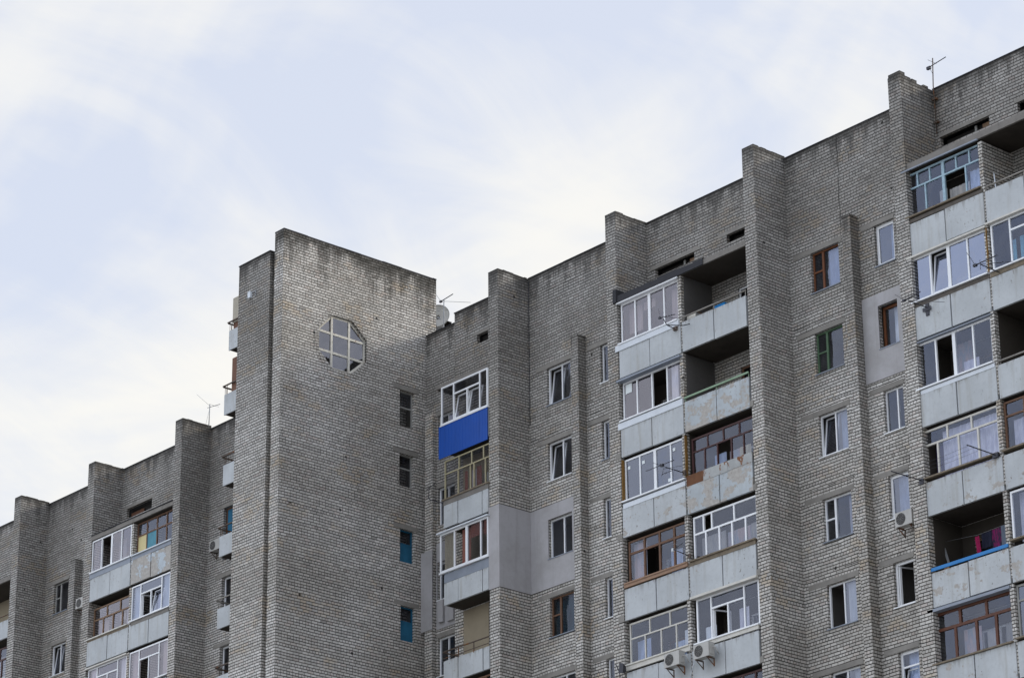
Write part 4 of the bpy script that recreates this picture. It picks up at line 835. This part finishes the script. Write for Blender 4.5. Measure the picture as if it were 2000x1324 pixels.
box_('amplifier', (-67.83, -67.73, 65.94, 66.0, 41.93, 41.99), 'steel', a_); box_('bracket', (-67.7, -67.55, 66.46, 66.545, 41.62, 41.74), 'railrust', a_)
a_ = antenna('long aerial with two booms before the white glazing with stickers, third floor down', (-67.41, 66.53, 36.65), (('arm', [[(-67.41, 66.53, 36.65), (-67.41, 65.66, 36.65)]], .016, 'steel'), ('boom', [[(-68.3, 65.66, 36.76), (-66.99, 65.66, 36.77)], [(-67.72, 65.80, 36.52), (-67.15, 65.7, 36.47)]], .012, 'steel'), ('element', [[(-67.54, 65.66, 36.62), (-66.50, 65.66, 36.46)], [(-67.59, 65.66, 36.38), (-67.44, 65.66, 36.72)], [(-67.60, 65.3, 36.76), (-67.6, 66.0, 36.76)]], .006, 'steel')), group=GA)
box_('amplifier', (-67.62, -67.5, 65.62, 65.7, 36.71, 36.79), 'steel', a_); box_('bracket', (-67.46, -67.36, 66.46, 66.545, 36.58, 36.74), 'railrust', a_)
a_ = antenna('short aerial with a white clamp before the brown wooden glazing', (-67.33, 66.53, 33.87), (('arm', [[(-67.33, 66.53, 33.87), (-67.33, 65.85, 33.93)]], .014, 'steel'), ('boom', [[(-67.39, 65.85, 33.93), (-66.92, 65.85, 34.03)]], .011, 'steel'), ('element', [[(-67.36, 65.85, 33.93), (-66.70, 65.9, 33.80)], [(-67.05, 65.6, 34.0), (-67.05, 66.1, 34.0)]], .006, 'palesteel')), group=GA)
box_('clamp', (-67.41, -67.34, 65.82, 65.88, 33.88, 33.98), 'whitesheet', a_); box_('bracket', (-67.38, -67.28, 66.5, 66.545, 33.8, 33.94), 'railrust', a_)
a_ = antenna('black aerial before the seam between two white glazed balconies, upper right', (-54.16, 66.53, 39.1), (('arm', [[(-54.16, 66.53, 39.1), (-54.16, 65.7, 39.12)]], .017, 'steel'), ('boom', [[(-54.37, 65.7, 39.16), (-53.53, 65.7, 39.19)]], .016, 'steel'), ('element', [[(-54.64, 65.7, 39.66), (-54.36, 65.7, 39.17)], [(-54.17, 65.7, 39.26), (-54.17, 65.7, 38.96)], [(-54.16, 65.7, 39.13), (-52.97, 65.7, 38.80)]], .008, 'steel')), group=GA)
box_('amplifier', (-54.42, -54.30, 65.66, 65.74, 39.12, 39.19), 'steel', a_)
a_ = antenna('black aerial with a cross-shaped wall plate in front of a brick pier', (-56.97, 66.53, 38.91), (('arm', [[(-56.97, 66.53, 38.91), (-56.97, 65.7, 38.91)]], .015, 'steel'), ('boom', [[(-57.14, 65.7, 38.97), (-56.49, 65.7, 39.04)]], .015, 'steel'), ('element', [[(-56.96, 65.7, 39.06), (-56.97, 65.7, 38.78)], [(-56.97, 65.7, 38.91), (-55.6, 65.7, 38.41)], [(-57.12, 65.7, 38.97), (-57.75, 66.0, 39.45)]], .007, 'steel')), group=GA)
MB().box(-57.03, -56.91, 66.50, 66.545, 38.66, 39.04).box(-57.13, -56.81, 66.485, 66.499, 38.80, 38.92).build('wall_plate', 'steel', a_); box_('amplifier', (-57.2, -57.1, 65.66, 65.74, 38.94, 39.0), 'steel', a_)
a_ = antenna('dark aerial on a drooping arm beside the narrow windows next to the stair tower', (-79.40, 66.9, 39.0), (('arm', [[(-79.40, 66.9, 38.97), (-79.88, 66.4, 39.18), (-79.93, 66.36, 39.26), (-79.88, 66.35, 39.60)]], .015, 'steel'), ('boom', [[(-80.02, 66.35, 39.58), (-79.58, 66.35, 39.68)]], .014, 'steel'), ('element', [[(-79.9, 66.35, 39.6), (-79.0, 66.35, 39.32)]], .006, 'steel')), group=GA)
GR = 'aerials standing on the roof'
a_ = antenna('tall roof aerial on a rusty pipe in the corner by the broken pier top', (-57.36, 67.9, 45.25), (('mast', [[(-57.345, 67.93, 45.25), (-57.36, 67.92, 46.9), (-57.31, 67.92, 47.85)]], .019, 'railrust'), ('boom', [[(-57.47, 67.92, 47.60), (-56.78, 67.92, 47.68)]], .015, 'steel'), ('element', [[(-57.32, 67.7, 47.72), (-57.32, 68.1, 47.72)], [(-57.46, 67.92, 47.58), (-57.34, 67.92, 47.3)]], .006, 'steel')), group=GR)
box_('amplifier', (-57.56, -57.42, 67.88, 67.96, 47.53, 47.62), 'steel', a_); MB().box(-57.44, -57.26, 67.9, 68.0, 46.42, 46.47).box(-57.42, -57.24, 67.9, 68.0, 45.62, 45.67).build('clamp', 'railrust', a_)
a_ = antenna('thin roof aerial above the left wing beside the stair tower', (-99.08, 70.6, 48.75), (('mast', [[(-99.08, 70.6, 48.6), (-99.05, 70.6, 49.62)]], .02, 'palesteel'), ('boom', [[(-99.21, 70.6, 49.5), (-98.34, 70.6, 49.40)]], .011, 'steel'), ('element', [[(-99.06, 70.6, 49.55), (-99.72, 70.4, 50.20)], [(-99.3, 70.6, 48.8), (-99.06, 70.6, 49.4)], [(-98.7, 70.4, 49.44), (-98.7, 70.8, 49.44)]], .006, 'palesteel')), group=GR)
a_ = antenna('dark tipped roof aerial above the satellite dish behind the stair tower', (-82.87, 69.3, 46.2), (('mast', [[(-82.87, 69.5, 46.2), (-82.84, 69.5, 48.57)]], .02, 'palesteel'), ('boom', [[(-83.02, 69.5, 48.57), (-82.32, 69.5, 48.64)]], .017, 'steel'), ('element', [[(-82.84, 69.5, 48.52), (-81.32, 69.5, 47.97)], [(-83.02, 69.5, 48.58), (-83.3, 69.5, 48.95)]], .008, 'palesteel')), group=GR)
box_('amplifier', (-83.07, -82.96, 69.46, 69.54, 48.53, 48.60), 'steel', a_)
# satellite dish
D_ = thing('satellite_dish', 'pale round satellite dish half hidden behind the top of the stair tower', 'satellite dish', (-83.15, 69.6, 46.2))
m_ = MB(); ax = Vector((0.55, -0.78, 0.12)).normalized(); e1 = ax.cross(Vector((0, 0, 1))).normalized(); e2 = e1.cross(ax); c0 = Vector((-83.24, 69.5, 48.06)); rr = .47
pts = [c0 - ax*.12]; fs = []
n, rings = 32, 6
for j in range(1, rings+1):
    q = rr*j/rings
    for i in range(n): a = 2*math.pi*i/n; pts.append(c0 + e1*q*math.cos(a) + e2*q*math.sin(a) - ax*.12*(1-(j/rings)**2))
for i in range(n): fs.append((0, 1+i, 1+(i+1) % n))
for j in range(rings-1):
    for i in range(n): fs.append((1+j*n+i, 1+j*n+(i+1) % n, 1+(j+1)*n+(i+1) % n, 1+(j+1)*n+i))
m_.add(pts, fs, True); m_.build('reflector', 'dish', D_)
m_ = MB(); m_.tube([c0+e1*rr*math.cos(2*math.pi*i/40)+e2*rr*math.sin(2*math.pi*i/40) for i in range(41)], .014, 6); m_.build('rim', 'greyframe', D_)
lnb = c0+ax*.42-e2*.06
m_ = MB(); m_.tube([lnb-ax*.06, lnb+ax*.05], .045, 10); m_.build('receiver', 'acdark', D_)
m_ = MB(); m_.tube([c0-e2*rr, lnb], .012, 6); m_.tube([c0+e1*rr*.8+e2*rr*.5, lnb], .008, 6); m_.tube([c0-e1*rr*.8+e2*rr*.5, lnb], .008, 6); m_.build('arm', 'palesteel', D_)
m_ = MB(); m_.tube([c0-ax*.12, (-83.15, 69.7, 47.9), (-83.15, 69.7, 46.2)], .03, 8); m_.build('mount', 'palesteel', D_)
# fittings on the tower
o = thing('junction_box', 'small white box on the front of the stair tower', 'box', (-83.90, TY0, 46.76)); MB().box(-83.98, -83.82, TY0-.09, TY0-.002, 46.74, 46.96).build('case', 'whitesheet', o); MB().box(-83.99, -83.81, TY0-.10, TY0-.091, 46.96, 46.98).build('lid', 'whitesheet', o)
o = thing('wall_bracket', 'bare angle bracket on the front of the stair tower', 'bracket', (-83.54, TY0, 46.76)); MB().box(-83.62, -83.58, TY0-.03, TY0-.002, 46.72, 46.95).build('plate', 'palesteel', o); MB().box(-83.58, -83.34, TY0-.20, TY0-.17, 46.80, 46.83).box(-83.60, -83.57, TY0-.2, TY0-.03, 46.80, 46.83).build('arm', 'palesteel', o)
o = thing('floodlight', 'dark floodlight on a bracket at the corner of the cream glazed balcony', 'lamp', (-70.36, 66.5, 30.85))
m_ = MB(); m_.add([(-70.42, 66.28, 30.72), (-70.22, 66.28, 30.70), (-70.20, 66.28, 31.0), (-70.36, 66.28, 31.06), (-70.38, 66.45, 30.76), (-70.26, 66.45, 30.76), (-70.26, 66.45, 30.95), (-70.36, 66.45, 30.97)], [(0, 1, 2, 3), (4, 5, 6, 7), (0, 1, 5, 4), (1, 2, 6, 5), (2, 3, 7, 6), (3, 0, 4, 7)]); m_.build('housing', 'steel', o)
m_ = MB(); m_.tube([(-70.56, 66.3, 31.06), (-70.44, 66.32, 30.8), (-70.40, 66.53, 30.78)], .016, 6); m_.tube([(-70.44, 66.32, 30.8), (-70.38, 66.32, 30.6)], .014, 6); m_.build('bracket', 'steel', o)
# clothes line on two arms
o = thing('clothes_line', 'two steel arms carrying thin wash lines in front of the lace curtained balcony', 'clothes line', (-56.2, 66.53, 33.6))
m_ = MB(); m_.tube([(-54.76, 66.53, 33.60), (-54.76, 65.27, 33.61)], .017, 6); m_.box(-54.86, -54.66, 66.47, 66.545, 33.52, 33.66); m_.build('arm', 'steel', o)
m_ = MB(); m_.tube([(-57.58, 66.53, 33.62), (-57.58, 65.18, 33.60)], .017, 6); m_.box(-57.66, -57.5, 66.47, 66.545, 33.5, 33.68); m_.build('arm', 'steel', o)
m_ = MB()
for y in (65.35, 65.6, 65.85): m_.tube([(-57.58+(2.82*i/8), y, 33.61-.05*math.sin(math.pi*i/8)) for i in range(9)], .004, 4)
m_.build('wash_line', 'steel', o)
# laundry in the open balcony with the blue rail
def cloth(name, label, x0, x1, z0, z1, y, mt, skew=0):
    m_ = MB(); wavy(m_, x0, x1, z0, z1, y, .02, skew=skew); o = m_.build(name, mt); o['label'] = label; o['category'] = 'laundry'; o['group'] = 'laundry drying on the open balcony'; return o
cloth('hanging_cloth', 'bright pink cloth hanging at the left end of the wash line', -56.28, -56.10, 31.20, 31.70, 67.2, 'pinkcl', -.05)
cloth('hanging_cloth', 'dark navy cloth hanging between the pink and the patterned cloth', -56.08, -55.68, 31.28, 31.74, 67.22, 'darkcl')
cloth('hanging_cloth', 'magenta patterned cloth hanging on the wash line', -55.66, -55.32, 31.10, 31.74, 67.2, 'patcl')
cloth('hanging_cloth', 'plain grey cloth hanging at the right end of the wash line', -55.30, -55.08, 31.05, 31.76, 67.18, 'greycl')
m_ = MB(); m_.tube([(-57.44, 67.21, 31.86), (-56.2, 67.21, 31.74), (-54.7, 67.21, 31.80)], .004, 4); o = m_.build('wash_line', 'palesteel'); o['label'] = 'thin wash line strung across the balcony with the blue rail'; o['category'] = 'clothes line'
o = thing('ski', 'long grey board leaning against the left wall of the balcony with the blue rail', 'board', (-57.2, 67.2, 30.0)); MB(lambda p: (p[0]-.28*(p[2]-30.0), p[1], p[2])).box(-57.05, -56.98, 67.18, 67.21, 30.0, 31.85).build('blade', 'palesteel', o); MB(lambda p: (p[0]-.28*(p[2]-30.0), p[1], p[2])).box(-57.07, -56.96, 67.165, 67.179, 30.9, 31.1).build('binding', 'steel', o)
o.name = 'leaning_board'
for i, (x, h, lb) in enumerate(((-57.40, 1.12, 'short reddish plank end standing in the corner behind the blue rail'), (-57.30, 1.22, 'taller pale plank end standing behind the blue rail'), (-57.18, 1.0, 'lowest plank end standing behind the blue rail'))):
    m_ = MB(); m_.add([(x-.05, 66.95, 29.9), (x+.05, 66.95, 29.9), (x+.05, 66.98, 29.9), (x-.05, 66.98, 29.9), (x-.06, 67.1, 29.9+h), (x+.04, 67.1, 29.95+h), (x+.04, 67.13, 29.95+h), (x-.06, 67.13, 29.9+h)], [(0, 3, 2, 1), (4, 5, 6, 7), (0, 1, 5, 4), (1, 2, 6, 5), (2, 3, 7, 6), (3, 0, 4, 7)])
    o = m_.build('plank', 'wood'); o['label'] = lb; o['category'] = 'plank'; o['group'] = 'planks on the balcony with the blue rail'
o = thing('plastic_box', 'small bright blue box behind the rail of the topmost open balcony', 'box', (-65.9, 66.85, 41.4)); MB().box(-66.02, -65.55, 66.7, 66.95, 41.45, 41.95).build('tub', 'cyanbox', o); MB().box(-66.04, -65.53, 66.68, 66.97, 41.951, 41.975).build('lid', 'cyanbox', o); MB().box(-66.1, -65.4, 66.75, 67.1, 40.95, 41.44).build('stand', 'brown', o)
o = thing('cupboard', 'small grey cupboard in the left corner of the topmost open balcony', 'cupboard', (-67.2, 67.0, 40.94)); MB().box(-67.38, -66.95, 66.8, 67.25, 40.94, 42.12).build('carcass', 'greyframe', o); MB().box(-67.40, -66.93, 66.78, 67.27, 42.121, 42.15).build('top', 'brown', o); MB().box(-67.36, -66.97, 66.785, 66.799, 41.6, 42.1).build('door', 'oldwhite', o)
o = thing('metal_pole', 'thin white pole leaning behind the rail beside the pale blue glazing', 'pole', (-54.25, 66.8, 40.94)); m_ = MB(); m_.tube([(-54.2, 66.75, 41.0), (-54.35, 66.85, 42.45)], .02, 8); m_.build('shaft', 'whitesheet', o); m_ = MB(); m_.tube([(-54.35, 66.85, 42.45), (-54.36, 66.856, 42.5)], .026, 8); m_.build('cap', 'greyframe', o)
